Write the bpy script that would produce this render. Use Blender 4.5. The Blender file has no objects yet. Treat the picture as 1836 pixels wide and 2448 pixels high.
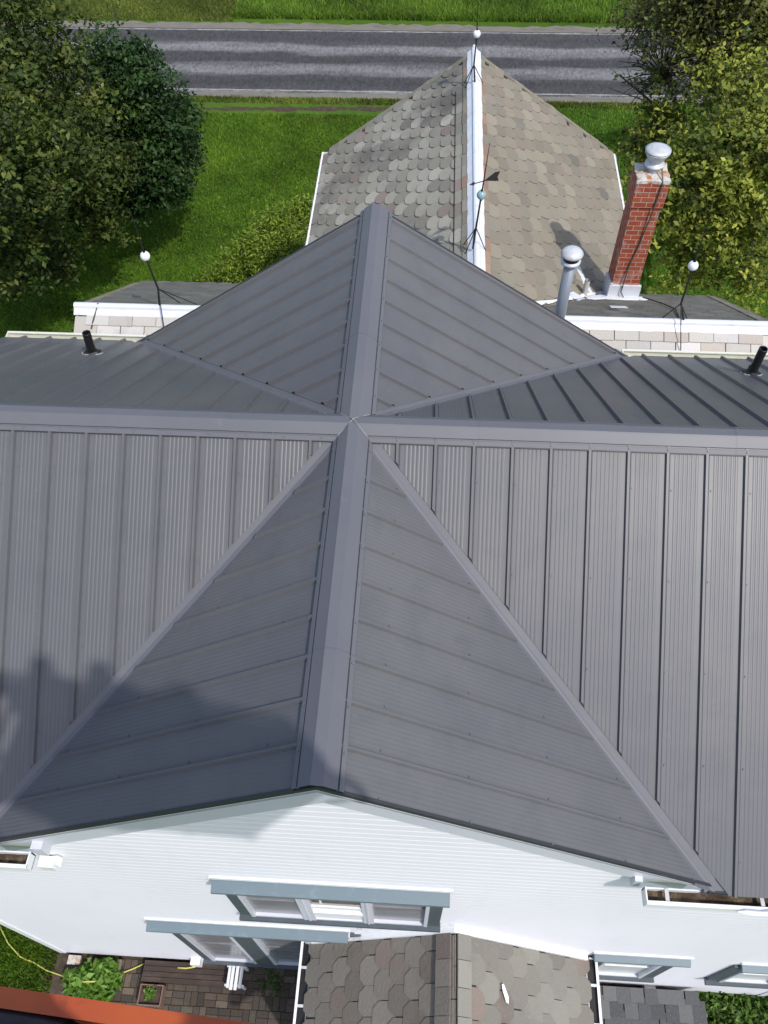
import bpy, bmesh, math, random
import numpy as np
from mathutils import Vector, Matrix
random.seed(7); RNG = np.random.default_rng(7)
U = 0.36                                   # metres per modelling unit (one rib spacing of the metal roof)
SC = bpy.context.scene; COL = SC.collection

# ------------------------------------------------------------------ camera
FPX = 2011.46
YAW, PITCH, ROLL = -0.0750, 0.9496, -0.0229
CAM = np.array([1.8649, -14.7445, 16.7084])
def cam_axes():
    cy, sy, cp, sp = math.cos(YAW), math.sin(YAW), math.cos(PITCH), math.sin(PITCH)
    fwd = np.array([sy*cp, cy*cp, -sp]); right = np.array([cy, -sy, 0.0]); up = np.cross(right, fwd)
    cr, sr = math.cos(ROLL), math.sin(ROLL)
    return cr*right+sr*up, -sr*right+cr*up, fwd
AX = cam_axes()
def ray(x, y):
    return AX[0]*((x-918)/FPX) - AX[1]*((y-1224)/FPX) + AX[2]
def hit(x, y, axis, val):                  # photo pixel (1836 wide) -> point on an axis plane
    d = ray(x, y); t = (val-CAM[axis])/d[axis]; return CAM+t*d
def hd(x, y, axis, val):
    k = 1836/1659.0; return hit(x*k, y*k, axis, val)
cam = bpy.data.cameras.new('camera'); co = bpy.data.objects.new('camera', cam); COL.objects.link(co)
co.matrix_world = Matrix([[AX[0][i], AX[1][i], -AX[2][i], CAM[i]*U] for i in range(3)] + [[0, 0, 0, 1]])
cam.sensor_fit = 'HORIZONTAL'; cam.sensor_width = 36; cam.lens = 36*FPX/1836.0
cam.clip_start = 0.05; cam.clip_end = 3000
SC.camera = co
# ------------------------------------------------------------------ light
SUN = Vector((0.80, -0.90, 1.70)).normalized()
elev = math.asin(SUN.z); az = math.atan2(SUN.x, SUN.y)
W = bpy.data.worlds.new('World'); SC.world = W; W.use_nodes = True
nt = W.node_tree; sky = nt.nodes.new('ShaderNodeTexSky'); sky.sky_type = 'NISHITA'; sky.sun_disc = False
sky.sun_elevation = elev; sky.sun_rotation = az; sky.air_density = 1.0; sky.dust_density = 2.0; sky.ozone_density = 1.0
nt.links.new(sky.outputs[0], nt.nodes['Background'].inputs[0]); nt.nodes['Background'].inputs[1].default_value = 0.15
sl = bpy.data.lights.new('sun', 'SUN'); sl.energy = 2.35; sl.angle = math.radians(1.1); sl.color = (1.0, 0.965, 0.92)
so = bpy.data.objects.new('sun', sl); COL.objects.link(so); so.rotation_euler = SUN.to_track_quat('Z', 'Y').to_euler(); so.location = (0, 0, 40)
SC.view_settings.view_transform = 'Standard'; SC.view_settings.look = 'None'; SC.view_settings.exposure = 0.45; SC.view_settings.gamma = 1
SC.render.engine = 'CYCLES'

# ------------------------------------------------------------------ materials
MATS = {}
def mat(name, col, rough=0.6, metal=0.0, spec=0.5, layers=(), bump=None, tint=False, coords='Object', transl=0.0, tintmix=1.0):
    m = bpy.data.materials.new(name); m.use_nodes = True; MATS[name] = m
    n = m.node_tree.nodes; L = m.node_tree.links; b = n['Principled BSDF']
    b.inputs['Roughness'].default_value = rough; b.inputs['Metallic'].default_value = metal
    b.inputs['Specular IOR Level'].default_value = spec
    tc = n.new('ShaderNodeTexCoord'); src = tc.outputs[coords]
    if tint:
        a = n.new('ShaderNodeAttribute'); a.attribute_name = 'tint'; cur = a.outputs['Color']
    else:
        r = n.new('ShaderNodeRGB'); r.outputs[0].default_value = (*col, 1); cur = r.outputs[0]
    for (scale, c2, lo, hi, st, amt) in layers:
        mp = n.new('ShaderNodeMapping'); mp.inputs['Scale'].default_value = st; L.new(src, mp.inputs[0])
        no = n.new('ShaderNodeTexNoise'); no.inputs['Scale'].default_value = scale; no.inputs['Detail'].default_value = 6; no.inputs['Roughness'].default_value = 0.62
        L.new(mp.outputs[0], no.inputs['Vector'])
        ra = n.new('ShaderNodeMapRange'); ra.inputs[1].default_value = lo; ra.inputs[2].default_value = hi; ra.inputs[4].default_value = amt
        L.new(no.outputs['Fac'], ra.inputs[0])
        mx = n.new('ShaderNodeMix'); mx.data_type = 'RGBA'; L.new(ra.outputs[0], mx.inputs[0]); L.new(cur, mx.inputs[6]); mx.inputs[7].default_value = (*c2, 1)
        cur = mx.outputs[2]
    L.new(cur, b.inputs['Base Color'])
    if bump:
        no = n.new('ShaderNodeTexNoise'); no.inputs['Scale'].default_value = bump[0]; no.inputs['Detail'].default_value = 5
        L.new(src, no.inputs['Vector'])
        bp = n.new('ShaderNodeBump'); bp.inputs['Strength'].default_value = bump[1]; bp.inputs['Distance'].default_value = 0.02
        L.new(no.outputs['Fac'], bp.inputs['Height']); L.new(bp.outputs[0], b.inputs['Normal'])
    if transl:
        tr = n.new('ShaderNodeBsdfTranslucent'); ms = n.new('ShaderNodeMixShader'); ms.inputs[0].default_value = transl
        L.new(cur, tr.inputs[0]); L.new(b.outputs[0], ms.inputs[1]); L.new(tr.outputs[0], ms.inputs[2]); L.new(ms.outputs[0], n['Material Output'].inputs[0])
    return m
ONE = (1, 1, 1)
M_metal = mat('painted_steel', (0.108, 0.109, 0.117), 0.40, 0.0, 0.28, [(0.5, (0.130, 0.128, 0.130), .4, .62, ONE, .8), (2.5, (0.098, 0.100, 0.108), .5, .7, ONE, .6), (14, (0.19, 0.185, 0.175), .66, .78, ONE, .45)], bump=(1.2, .12))
M_cap = mat('painted_steel_trim', (0.118, 0.120, 0.134), 0.45, 0.0, 0.34, [(0.8, (0.138, 0.139, 0.150), .4, .7, ONE, .7), (10, (0.2, 0.2, 0.19), .6, .85, ONE, .3)])
M_dark = mat('dark_trim', (0.03, 0.031, 0.035), 0.5)
M_seal = mat('sealant', (0.3, 0.3, 0.31), 0.5)
M_siding = mat('white_siding', (0.86, 0.845, 0.90), 0.42, 0, .4, [(0.35, (0.80, 0.79, 0.84), .4, .75, ONE, .8), (3, (0.70, 0.71, 0.70), .55, .8, (1, 1, .2), .35)])
M_white = mat('white_paint', (0.76, 0.77, 0.78), 0.4, 0, .4, [(3, (0.62, 0.62, 0.60), .55, .8, ONE, .5)])
M_trimw = mat('white_aluminium_shaded', (0.58, 0.59, 0.65), 0.35, 0, .5, [(2, (0.6, 0.61, 0.62), .5, .8, ONE, .5)])  # white trim greyed so the fascia colour carries the overhang's shade
M_cream = mat('cream_gutter', (0.66, 0.66, 0.56), 0.4, 0, .4, [(4, (0.5, 0.5, 0.4), .5, .8, ONE, .6)])
M_ridgew = mat('white_ridge_metal', (0.66, 0.68, 0.72), 0.38, 0, .5, [(5, (0.42, 0.42, 0.42), .56, .75, (1, 1, 1), .6)])
M_blue = mat('blue_grey_paint', (0.125, 0.17, 0.195), 0.5, 0, .4, [(5, (0.22, 0.28, 0.3), .55, .8, ONE, .6)])
M_bluedk = mat('blue_grey_casing', (0.068, 0.085, 0.098), 0.5, 0, .4, [(5, (0.10, 0.13, 0.14), .5, .8, ONE, .6)])
M_pane = mat('window_screen', (0.17, 0.17, 0.185), 0.25, 0, .5, [(2.2, (0.26, 0.26, 0.28), .4, .7, (1, 1, 3), .8)])
M_panew = mat('window_curtain', (0.52, 0.55, 0.55), 0.3, 0, .5, [(2.5, (0.30, 0.33, 0.33), .5, .75, (1, 1, .6), .8)])
M_paned = mat('window_glass_dark', (0.10, 0.075, 0.055), 0.1, 0, .5, [(6, (0.2, 0.14, 0.09), .5, .75, ONE, .8)])
M_slate = mat('slate', (0, 0, 0), 0.72, 0, .35, [(1.6, (0.24, 0.19, 0.15), .56, .74, ONE, .5), (28, (0.30, 0.29, 0.25), .55, .8, ONE, .35)], bump=(30, .35), tint=True)
M_slateL = mat('slate_stained', (0, 0, 0), 0.75, 0, .35, [(0.5, (0.10, 0.09, 0.078), .50, .64, (1, 1, .35), .75), (1.7, (.27, .17, .13), .58, .72, (1, 1, .5), .5), (25, (0.27, 0.26, 0.24), .55, .8, ONE, .4)], bump=(30, .35), tint=True)
M_slateP = mat('porch_slate', (0, 0, 0), 0.7, 0, .35, [(1.3, (0.085, 0.06, 0.05), .55, .75, ONE, .5), (25, (0.28, 0.27, 0.25), .55, .8, ONE, .4)], bump=(30, .4), tint=True)
M_slateD = mat('weathered_shingle', (0, 0, 0), 0.9, 0, .2, [(3, (0.10, 0.095, 0.07), .45, .7, ONE, .6), (40, (0.30, 0.29, 0.26), .62, .8, ONE, .4)], bump=(40, .4), tint=True)
M_shing = mat('grey_shingle', (0, 0, 0), 0.9, 0, .2, [(30, (0.2, 0.2, 0.2), .55, .8, ONE, .5)], bump=(60, .4), tint=True)
M_felt = mat('roof_underlay', (0.05, 0.045, 0.04), .9)
M_galv = mat('galvanised', (0.58, 0.59, 0.60), 0.42, .2, .5, [(6, (0.4, 0.4, 0.42), .45, .7, ONE, .8)])
M_gal2 = mat('grey_pipe', (0.22, 0.25, 0.29), 0.4, .2, .5, [(4, (0.33, 0.36, 0.39), .45, .75, (1, 1, .3), .8)])
M_pvc = mat('white_pipe', (0.45, 0.45, 0.44), .5)
M_rubber = mat('black_rubber', (0.012, 0.012, 0.013), .35)
M_iron = mat('dark_iron', (0.022, 0.02, 0.018), .5, .4)
M_rod = mat('weathered_rod', (0.10, 0.11, 0.085), .5, .5)
M_glassw = mat('white_glass_ball', (0.78, 0.79, 0.8), .12, 0, .6)
M_glasst = mat('turquoise_glass_ball', (0.24, 0.36, 0.38), .1, 0, .6)
M_crown = mat('mortar_crown', (0.50, 0.48, 0.43), .9, 0, .2, [(5, (0.33, 0.12, 0.035), .48, .60, ONE, .9), (22, (0.08, 0.08, 0.07), .6, .7, ONE, .8)], bump=(20, .5))
M_flash = mat('white_flashing', (0.62, 0.65, 0.70), .45, .1, .5, [(4, (0.42, 0.44, 0.47), .5, .7, ONE, .7)])
M_tar = mat('white_roof_cement', (0.66, 0.67, 0.68), .8, 0, .2, [(12, (0.4, 0.4, 0.38), .55, .75, ONE, .7)], bump=(20, .5))
M_debris = mat('gutter_debris', (0.07, 0.05, 0.035), .95, 0, .1, [(7, (0.20, 0.16, 0.10), .5, .65, ONE, .8)], bump=(40, .8))
M_fasciaw = mat('bare_fascia_wood', (0.36, 0.31, 0.20), .85, 0, .2, [(9, (0.13, 0.10, 0.07), .5, .68, (.5, 1, 1), .9)], bump=(30, .4))
M_soil = mat('soil', (0.06, 0.045, 0.035), .95, 0, .1, [(6, (0.11, 0.085, 0.06), .45, .7, ONE, .8)], bump=(20, .8))
M_wood = mat('dark_boards', (0.05, 0.036, 0.03), .85, 0, .2, [(5, (0.10, 0.075, 0.06), .45, .7, (.3, 1, 1), .8)], bump=(30, .4))
M_paver = mat('pavers', (0, 0, 0), .9, 0, .2, [(8, (0.045, 0.05, 0.03), .5, .7, ONE, .6)], bump=(30, .6), tint=True)
M_yellow = mat('yellow_hose', (0.48, 0.45, 0.10), .45)
M_orange = mat('orange_lift_paint', (0.43, 0.085, 0.018), .42, 0, .5, [(3.5, (0.36, 0.055, 0.02), .4, .7, ONE, .8), (9, (0.10, 0.03, 0.02), .60, .72, ONE, .8)])
M_bark = mat('bark', (0.07, 0.055, 0.04), .9, 0, .1, [(8, (0.12, 0.1, 0.08), .5, .7, (1, 1, .3), .8)], bump=(15, .8))
M_leaf = mat('foliage', (0, 0, 0), .5, 0, .22, tint=True, transl=.28)
M_grassb = mat('grass_blades', (0, 0, 0), .6, 0, .3, tint=True, transl=.3)
M_skin = mat('skin', (0.45, 0.27, 0.2), .5)
M_cloth = mat('work_clothes', (0.06, 0.08, 0.12), .9, 0, .1, [(8, (0.09, 0.11, 0.15), .4, .7, ONE, .8)])
M_cloth2 = mat('plaid_shirt', (0.25, 0.08, 0.06), .9, 0, .1, [(8, (0.12, 0.05, 0.05), .4, .7, ONE, .8)])
M_hat = mat('straw_hat', (0.5, 0.42, 0.25), .85)
M_vert = mat('verdigris', (0.2, 0.3, 0.28), .6)

def ground_mat():
    m = mat('lawn', (0.045, 0.098, 0.010), .9, 0, .15, [(0.12, (0.075, 0.14, 0.014), .4, .65, ONE, .9), (1.6, (0.022, 0.05, 0.010), .5, .72, ONE, .7),
            (12, (0.075, 0.12, 0.03), .55, .8, ONE, .5)], bump=(25, .8))
    return m
M_lawn = ground_mat()
def road_mat():
    m = bpy.data.materials.new('asphalt'); m.use_nodes = True; n = m.node_tree.nodes; L = m.node_tree.links; b = n['Principled BSDF']
    b.inputs['Roughness'].default_value = .85; b.inputs['Specular IOR Level'].default_value = .25
    tc = n.new('ShaderNodeTexCoord'); sp = n.new('ShaderNodeSeparateXYZ'); L.new(tc.outputs['Generated'], sp.inputs[0])
    no = n.new('ShaderNodeTexNoise'); no.inputs['Scale'].default_value = 1.2; no.inputs['Detail'].default_value = 4
    mp = n.new('ShaderNodeMapping'); mp.inputs['Scale'].default_value = (.25, 1.5, 1); L.new(tc.outputs['Object'], mp.inputs[0]); L.new(mp.outputs[0], no.inputs[0])
    sb = n.new('ShaderNodeMath'); sb.operation = 'MULTIPLY_ADD'; L.new(no.outputs[0], sb.inputs[0]); sb.inputs[1].default_value = .17; L.new(sp.outputs[1], sb.inputs[2])
    s2 = n.new('ShaderNodeMath'); s2.operation = 'SUBTRACT'; L.new(sb.outputs[0], s2.inputs[0]); s2.inputs[1].default_value = .085
    cr = n.new('ShaderNodeValToRGB'); e = cr.color_ramp
    stops = [(0, .15), (.05, .16), (.075, .06), (.20, .042), (.27, .055), (.33, .15), (.41, .12), (.46, .045), (.56, .050), (.60, .13), (.67, .16), (.72, .06), (.80, .048), (.90, .055), (.965, .08), (1, .15)]
    while len(e.elements) < len(stops): e.elements.new(.5)
    for el, (pz, v) in zip(e.elements, stops): el.position = pz; el.color = (v*1.02, v, v*1.0, 1)
    L.new(s2.outputs[0], cr.inputs[0])
    n2 = n.new('ShaderNodeTexNoise'); n2.inputs['Scale'].default_value = 5; n2.inputs['Detail'].default_value = 8; n2.inputs['Roughness'].default_value = .8
    mp2 = n.new('ShaderNodeMapping'); mp2.inputs['Scale'].default_value = (2.5, 1, 1); L.new(tc.outputs['Object'], mp2.inputs[0]); L.new(mp2.outputs[0], n2.inputs[0])
    mr = n.new('ShaderNodeMapRange'); mr.inputs[1].default_value = .3; mr.inputs[2].default_value = .7; mr.inputs[3].default_value = .35; mr.inputs[4].default_value = 1.85; L.new(n2.outputs[0], mr.inputs[0])
    mx = n.new('ShaderNodeVectorMath'); mx.operation = 'SCALE'; L.new(cr.outputs[0], mx.inputs[0]); L.new(mr.outputs[0], mx.inputs['Scale'])
    L.new(mx.outputs[0], b.inputs['Base Color'])
    return m
M_road = road_mat()
M_gravel = mat('gravel', (0.185, 0.17, 0.145), .95, 0, .1, [(3, (0.13, 0.125, 0.10), .45, .65, (.4, 1, 1), .8), (30, (0.38, 0.36, 0.32), .55, .75, ONE, .5)], bump=(50, .6))
def brick_mat():
    m = bpy.data.materials.new('brick'); m.use_nodes = True; n = m.node_tree.nodes; L = m.node_tree.links; b = n['Principled BSDF']
    b.inputs['Roughness'].default_value = .8; b.inputs['Specular IOR Level'].default_value = .25
    uv = n.new('ShaderNodeUVMap'); uv.uv_map = 'UVMap'
    br = n.new('ShaderNodeTexBrick'); L.new(uv.outputs[0], br.inputs[0]); br.inputs['Scale'].default_value = 1
    br.inputs['Brick Width'].default_value = .20; br.inputs['Row Height'].default_value = .088; br.inputs['Mortar Size'].default_value = .006
    br.inputs['Color1'].default_value = (.27, .055, .027, 1); br.inputs['Color2'].default_value = (.34, .085, .04, 1); br.inputs['Mortar'].default_value = (.42, .33, .28, 1)
    no = n.new('ShaderNodeTexNoise'); no.inputs['Scale'].default_value = 3; no.inputs['Detail'].default_value = 6; L.new(uv.outputs[0], no.inputs[0])
    mr = n.new('ShaderNodeMapRange'); mr.inputs[1].default_value = .56; mr.inputs[2].default_value = .72; mr.inputs[4].default_value = .5; L.new(no.outputs[0], mr.inputs[0])
    mx = n.new('ShaderNodeMix'); mx.data_type = 'RGBA'; L.new(mr.outputs[0], mx.inputs[0]); L.new(br.outputs[0], mx.inputs[6]); mx.inputs[7].default_value = (.55, .5, .47, 1)
    L.new(mx.outputs[2], b.inputs['Base Color'])
    bp = n.new('ShaderNodeBump'); bp.invert = True; bp.inputs['Strength'].default_value = .6; bp.inputs['Distance'].default_value = .01; L.new(br.outputs['Fac'], bp.inputs['Height']); L.new(bp.outputs[0], b.inputs['Normal'])
    return m
M_brick = brick_mat()

# ------------------------------------------------------------------ mesh helpers (everything in units, scaled by U on build)
ORG = {}
def tag(o, label=None, cat=None, group=None, kind=None):
    if label: o['label'] = label
    if cat: o['category'] = cat
    if group: o['group'] = group
    if kind: o['kind'] = kind
    return o
def empty(name, loc, label, cat, group=None):
    o = bpy.data.objects.new(name, None); COL.objects.link(o); o.empty_display_size = .2
    o.location = Vector(loc)*U; ORG[o.name] = Vector(loc); return tag(o, label, cat, group)
class MB:
    def __init__(s): s.v = []; s.f = []; s.c = []; s.smooth = False; s.uv = False
    def add(s, vs, fs, col=None):
        k = len(s.v); s.v += [tuple(map(float, p)) for p in vs]
        for f in fs: s.f.append(tuple(i+k for i in f)); s.c.append(col)
    def box(s, x0, x1, y0, y1, z0, z1, col=None):
        s.add([(x0,y0,z0),(x1,y0,z0),(x1,y1,z0),(x0,y1,z0),(x0,y0,z1),(x1,y0,z1),(x1,y1,z1),(x0,y1,z1)],
              [(3,2,1,0),(4,5,6,7),(0,1,5,4),(1,2,6,5),(2,3,7,6),(3,0,4,7)], col)
    def obox(s, o, a, b, c, col=None):       # corner + three edge vectors
        o, a, b, c = map(Vector, (o, a, b, c))
        p = [o, o+a, o+a+b, o+b, o+c, o+a+c, o+a+b+c, o+b+c]
        s.add(p, [(3,2,1,0),(4,5,6,7),(0,1,5,4),(1,2,6,5),(2,3,7,6),(3,0,4,7)], col)
    def tube(s, pts, r, n=8, col=None, caps=True):
        pts = [Vector(p) for p in pts]; rs = r if isinstance(r, (list, tuple)) else [r]*len(pts); rings = []
        up = Vector((0.31, 0.77, 0.55))
        for i, p in enumerate(pts):
            t = (pts[min(i+1, len(pts)-1)]-pts[max(i-1, 0)]).normalized()
            a = t.cross(up).normalized(); b = t.cross(a).normalized()
            rings.append([p+(a*math.cos(2*math.pi*k/n)+b*math.sin(2*math.pi*k/n))*rs[i] for k in range(n)])
        vs = [q for rg in rings for q in rg]; fs = []
        for i in range(len(pts)-1):
            for k in range(n): fs.append((i*n+k, i*n+(k+1) % n, (i+1)*n+(k+1) % n, (i+1)*n+k))
        if caps: fs.append(tuple(range(n))[::-1]); fs.append(tuple((len(pts)-1)*n+k for k in range(n)))
        s.add(vs, fs, col)
    def lathe(s, c, prof, n=24, axis=None, col=None):
        c = Vector(c); A = Vector(axis or (0, 0, 1)).normalized(); X = A.orthogonal().normalized(); Y = A.cross(X); vs = []; fs = []
        for (r, z) in prof:
            for k in range(n):
                t = 2*math.pi*k/n; vs.append(c+A*z+(X*math.cos(t)+Y*math.sin(t))*max(r, 1e-4))
        for i in range(len(prof)-1):
            for k in range(n): fs.append((i*n+k, i*n+(k+1) % n, (i+1)*n+(k+1) % n, (i+1)*n+k))
        s.add(vs, fs, col)
    def ball(s, c, r, n=20, col=None):
        s.lathe(c, [(r*math.sin(math.pi*i/12), -r*math.cos(math.pi*i/12)) for i in range(13)], n, col=col)
    def prism(s, poly, ext, col=None):       # planar polygon extruded by vector
        poly = [Vector(p) for p in poly]; n = len(poly); e = Vector(ext)
        fs = [tuple(range(n))[::-1], tuple(range(n, 2*n))]+[(i, (i+1) % n, n+(i+1) % n, n+i) for i in range(n)]
        s.add(poly+[p+e for p in poly], fs, col)
    def build(s, name, m, parent=None, clips=(), loc=None):
        org = Vector((0, 0, 0))
        if parent is not None: org = ORG[parent.name]
        elif loc is not None: org = Vector(loc)
        me = bpy.data.meshes.new(name)
        me.from_pydata([((v[0]-org.x)*U, (v[1]-org.y)*U, (v[2]-org.z)*U) for v in s.v], [], s.f)
        if any(c is not None for c in s.c):
            at = me.attributes.new('tint', 'FLOAT_COLOR', 'FACE')
            at.data.foreach_set('color', np.array([(*(c or (.2, .2, .2)), 1.0) for c in s.c], 'f').ravel())
        bm = bmesh.new(); bm.from_mesh(me)
        for (p, nrm) in clips:               # keep the side the normal points away from
            g = bm.verts[:]+bm.edges[:]+bm.faces[:]
            bmesh.ops.bisect_plane(bm, geom=g, plane_co=(Vector(p)-org)*U, plane_no=Vector(nrm), clear_outer=True, dist=1e-5)
        bmesh.ops.recalc_face_normals(bm, faces=bm.faces[:]) if not clips else None
        if s.uv:
            ul = bm.loops.layers.uv.new('UVMap')
            for f in bm.faces:
                nx, ny, nz = map(abs, f.normal)
                for l in f.loops:
                    q = l.vert.co; l[ul].uv = (q.y, q.z) if nx > ny and nx > nz else ((q.x, q.z) if ny > nz else (q.x, q.y))
        bm.to_mesh(me); bm.free()
        if s.smooth: me.shade_smooth()
        me.materials.append(m)
        o = bpy.data.objects.new(name, me); COL.objects.link(o)
        if parent is not None: o.parent = parent
        else: o.location = org*U
        ORG[o.name] = org
        return o
def build_each(mb, name, m, parent, nv=8):
    n = len(mb.v)//nv
    for i in range(n):
        q = MB(); q.v = mb.v[i*nv:(i+1)*nv]; q.f = [tuple(j-i*nv for j in f) for f in mb.f if i*nv <= f[0] < (i+1)*nv]; q.c = [None]*len(q.f); q.build(name, m, parent)
def vnoise(c, a=.1):
    k = 1+random.uniform(-a, a); return (c[0]*k, c[1]*k, c[2]*k)
def pick(cols, a=.12): return vnoise(random.choice(cols), a)

# ------------------------------------------------------------------ ground and road
G = -29.2
g = MB(); g.add([(-900, -600, G), (900, -600, G), (900, 1400, G), (-900, 1400, G)], [(0, 1, 2, 3)])
tag(g.build('ground', M_lawn), kind='structure')
r = MB(); r.add([(-400, 70.6, G+.02), (400, 72.2, G+.02), (400, 86.2, G+.02), (-400, 84.2, G+.02)], [(0, 1, 2, 3)])
tag(r.build('road', M_road), kind='structure')
def strip(name, y0, y1, z, m, jag=.35, x0=-120, x1=120, dx=.7, s0=.003):
    b = MB(); xs = np.arange(x0, x1, dx); vs = []
    for x in xs: vs += [(x, y0+s0*x+random.uniform(-jag, jag)*.5, z), (x, y1+s0*x+random.uniform(-jag, jag), z)]
    b.add(vs, [(2*i, 2*i+2, 2*i+3, 2*i+1) for i in range(len(xs)-1)])
    return tag(b.build(name, m), kind='structure')
strip('road_shoulder', 84.6, 86.6, G+.012, M_gravel, .3)
strip('road_shoulder', 70.5, 71.6, G+.012, M_gravel, .3)
M_line = mat('worn_road_line', (0.33, 0.32, 0.30), .9, 0, .2, [(9, (0.16, 0.155, 0.15), .42, .6, (.5, 1, 1), .9)])
strip('road_edge_line', 84.75, 84.95, G+.034, M_line, .05)
strip('road_edge_line', 71.7, 71.95, G+.034, M_line, .05)
# bare earth track between lawn and road
b = MB(); pts = []
for i in range(60):
    x = -24+i*.5; t = i/59.0; w = .12+.42*math.sin(t*math.pi)**.7*(.7+.3*math.sin(i*.7)); yc = 67.9+1.0*t+random.uniform(-.12, .12)
    pts.append((x, yc-w, yc+w*.8))
b.add([(p[0], p[1], G+.015) for p in pts]+[(p[0], p[2], G+.015) for p in pts], [(i, i+1, 61+i, 60+i) for i in range(59)])
tag(b.build('dirt_track', M_soil), kind='structure')

# ------------------------------------------------------------------ metal roof of the farmhouse
PT = 0.6667; SEC = math.sqrt(1+PT*PT)
XL, XR, YN, YF, WN, WF = -15.0, 19.0, -9.55, 9.45, 9.75, 9.56
house = empty('farmhouse', (0, 0, G), 'white sided house under a cross gabled grey metal roof', 'house')
def frame(slope):
    # base point, along, down unit, normal
    k = 1/SEC
    return {'EN': (Vector((1, 0, 0)), Vector((0, -k, -PT*k)), Vector((0, -PT*k, k))),
            'EF': (Vector((1, 0, 0)), Vector((0, k, -PT*k)), Vector((0, PT*k, k))),
            'NL': (Vector((0, 1, 0)), Vector((-k, 0, -PT*k)), Vector((-PT*k, 0, k))),
            'NR': (Vector((0, 1, 0)), Vector((k, 0, -PT*k)), Vector((PT*k, 0, k)))}[slope]
def profile(a0, a1, phase, mh):
    pts = []
    n0 = math.floor(a0-phase)-1; n1 = math.ceil(a1-phase)+1
    for n in range(n0, n1):
        c = phase+n
        H_ = .085 if mh > .003 else .088; pts += [(c-.060, 0), (c-.032, H_), (c+.032, H_), (c+.060, 0), (c+.075, .012), (c+.088, .012), (c+.095, 0)]
        for k in range(6):
            m = c+.225+k*.108
            pts += [(m-.040, 0), (m-.020, mh), (m+.020, mh), (m+.040, 0)]
    pts = [q for q in pts if a0 <= q[0] <= a1]
    return [(a0, 0)]+pts+[(a1, 0)]
def panels(mb, slope, a0, a1, D, phase, h0=.04):
    A, Dn, N = frame(slope); pr = profile(a0, a1, phase, .005 if slope == 'EN' else .0025); vs = []
    for (a, h) in pr:
        vs.append(A*a+Dn*.1+N*(h+h0)); vs.append(A*a+Dn*D+N*(h+h0))
    fs = [(2*i, 2*i+1, 2*i+3, 2*i+2) if slope in ('EN', 'NR') else (2*i, 2*i+2, 2*i+3, 2*i+1) for i in range(len(pr)-1)]
    if slope in ('EN',): fs = [(2*i, 2*i+1, 2*i+3, 2*i+2) for i in range(len(pr)-1)]
    mb.add(vs, fs)
    # screws beside each rib
    for n in range(math.floor(a0-phase), math.ceil(a1-phase)+1):
        for r_, s in enumerate(np.arange(1.45, D-.2, 2.35)):
            a = phase+n+.13+.02*math.sin(n*7+s)
            if not (a0 < a < a1): continue
            c = A*a+Dn*(s+.04*math.sin(n*3.1))+N*(h0)
            q = .022
            mb.obox(c-A*q-Dn*q, A*2*q, Dn*2*q, N*.022)
vg = .29                                     # half width of the open valley
s2 = math.sqrt(.5)
def vclip(kind, sx, sy):
    # keep region of an E-W arm (|x|>|y|) or N-S arm (|y|>|x|), standing off the valley by vg
    if kind == 'E': n = Vector((-sx*s2, sy*s2, 0)); off = Vector((sx*s2, -sy*s2, 0))*vg*.7
    else: n = Vector((sx*s2, -sy*s2, 0)); off = Vector((-sx*s2, sy*s2, 0))*vg*.55
    return (tuple(off), tuple(n))
roofm = MB(); roof_objs = []
def deck(mb, pts2, y0, y1, axis):            # chevron slab along x or y
    if axis == 'y': mb.prism([(p[0], y0, p[1]) for p in pts2], (0, y1-y0, 0))
    else: mb.prism([(y0, p[0], p[1]) for p in pts2], (y1-y0, 0, 0))
dk = MB()
def chev(w0, w1, t0, t1): return [(-w0, -w0*PT-t0), (0, -t0), (w1, -w1*PT-t0), (w1, -w1*PT-t1), (0, -t1), (-w0, -w0*PT-t1)]
deck(dk, chev(9.5, 9.5, .02, .28), YN+.02, YF-.02, 'y')
for xa, xb in ((XL, -9.45), (9.45, XR)): deck(dk, [(a, z-.004) for a, z in chev(WN-.05, WF-.05, .02, .28)], xa, xb, 'x')
roof = dk.build('roof', M_cap, house)
X0L, X0R = -1.1088, 1.1909
specs = [('EN', XL, 0, WN, X0L, 'E', -1, -1), ('EN', 0, XR, WN, X0R, 'E', 1, -1), ('EF', XL, 0, WF, X0L, 'E', -1, 1), ('EF', 0, XR, WF, X0R, 'E', 1, 1),
         ('NL', YN, 0, 9.9, .35, 'N', -1, -1), ('NR', YN, 0, 9.9, .35, 'N', 1, -1), ('NL', 0, YF, 9.9, .2, 'N', -1, 1), ('NR', 0, YF, 9.9, .2, 'N', 1, 1)]
for (s_, a0, a1, wd, ph, kd, sx, sy) in specs:
    mb = MB(); panels(mb, s_, a0, a1, wd*SEC, ph)
    mb.build('roof_panels', M_metal, roof, clips=[vclip(kd, sx, sy)])
# valley flashing, one per valley
for sx, sy in ((-1, -1), (1, -1), (-1, 1), (1, 1)):
    vf = MB(); L_ = 9.62 if sy > 0 else 9.7; vs = []
    for t, w in ((.30, .27), (.62, .52), (L_, .52)):
        c = Vector((sx*t, sy*t, -t*PT))
        # wings run up both slopes, hemmed edges; a small raised rib in the middle
        vs += [c+Vector((0, -sy*w, w*PT+.035)), c+Vector((0, -sy*w*.93, w*PT*.93+.032)), c+Vector((0, -sy*.08, .08*PT+.03)), c+Vector((0, 0, .06)),
               c+Vector((-sx*.08, 0, .08*PT+.03)), c+Vector((-sx*w*.93, 0, w*PT*.93+.032)), c+Vector((-sx*w, 0, w*PT+.035))]
    vf.add(vs, [(7*j+i, 7*j+i+1, 7*j+i+8, 7*j+i+7) for j in range(2) for i in range(6)]); vf.build('valley_flashing', M_cap, roof)
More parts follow.
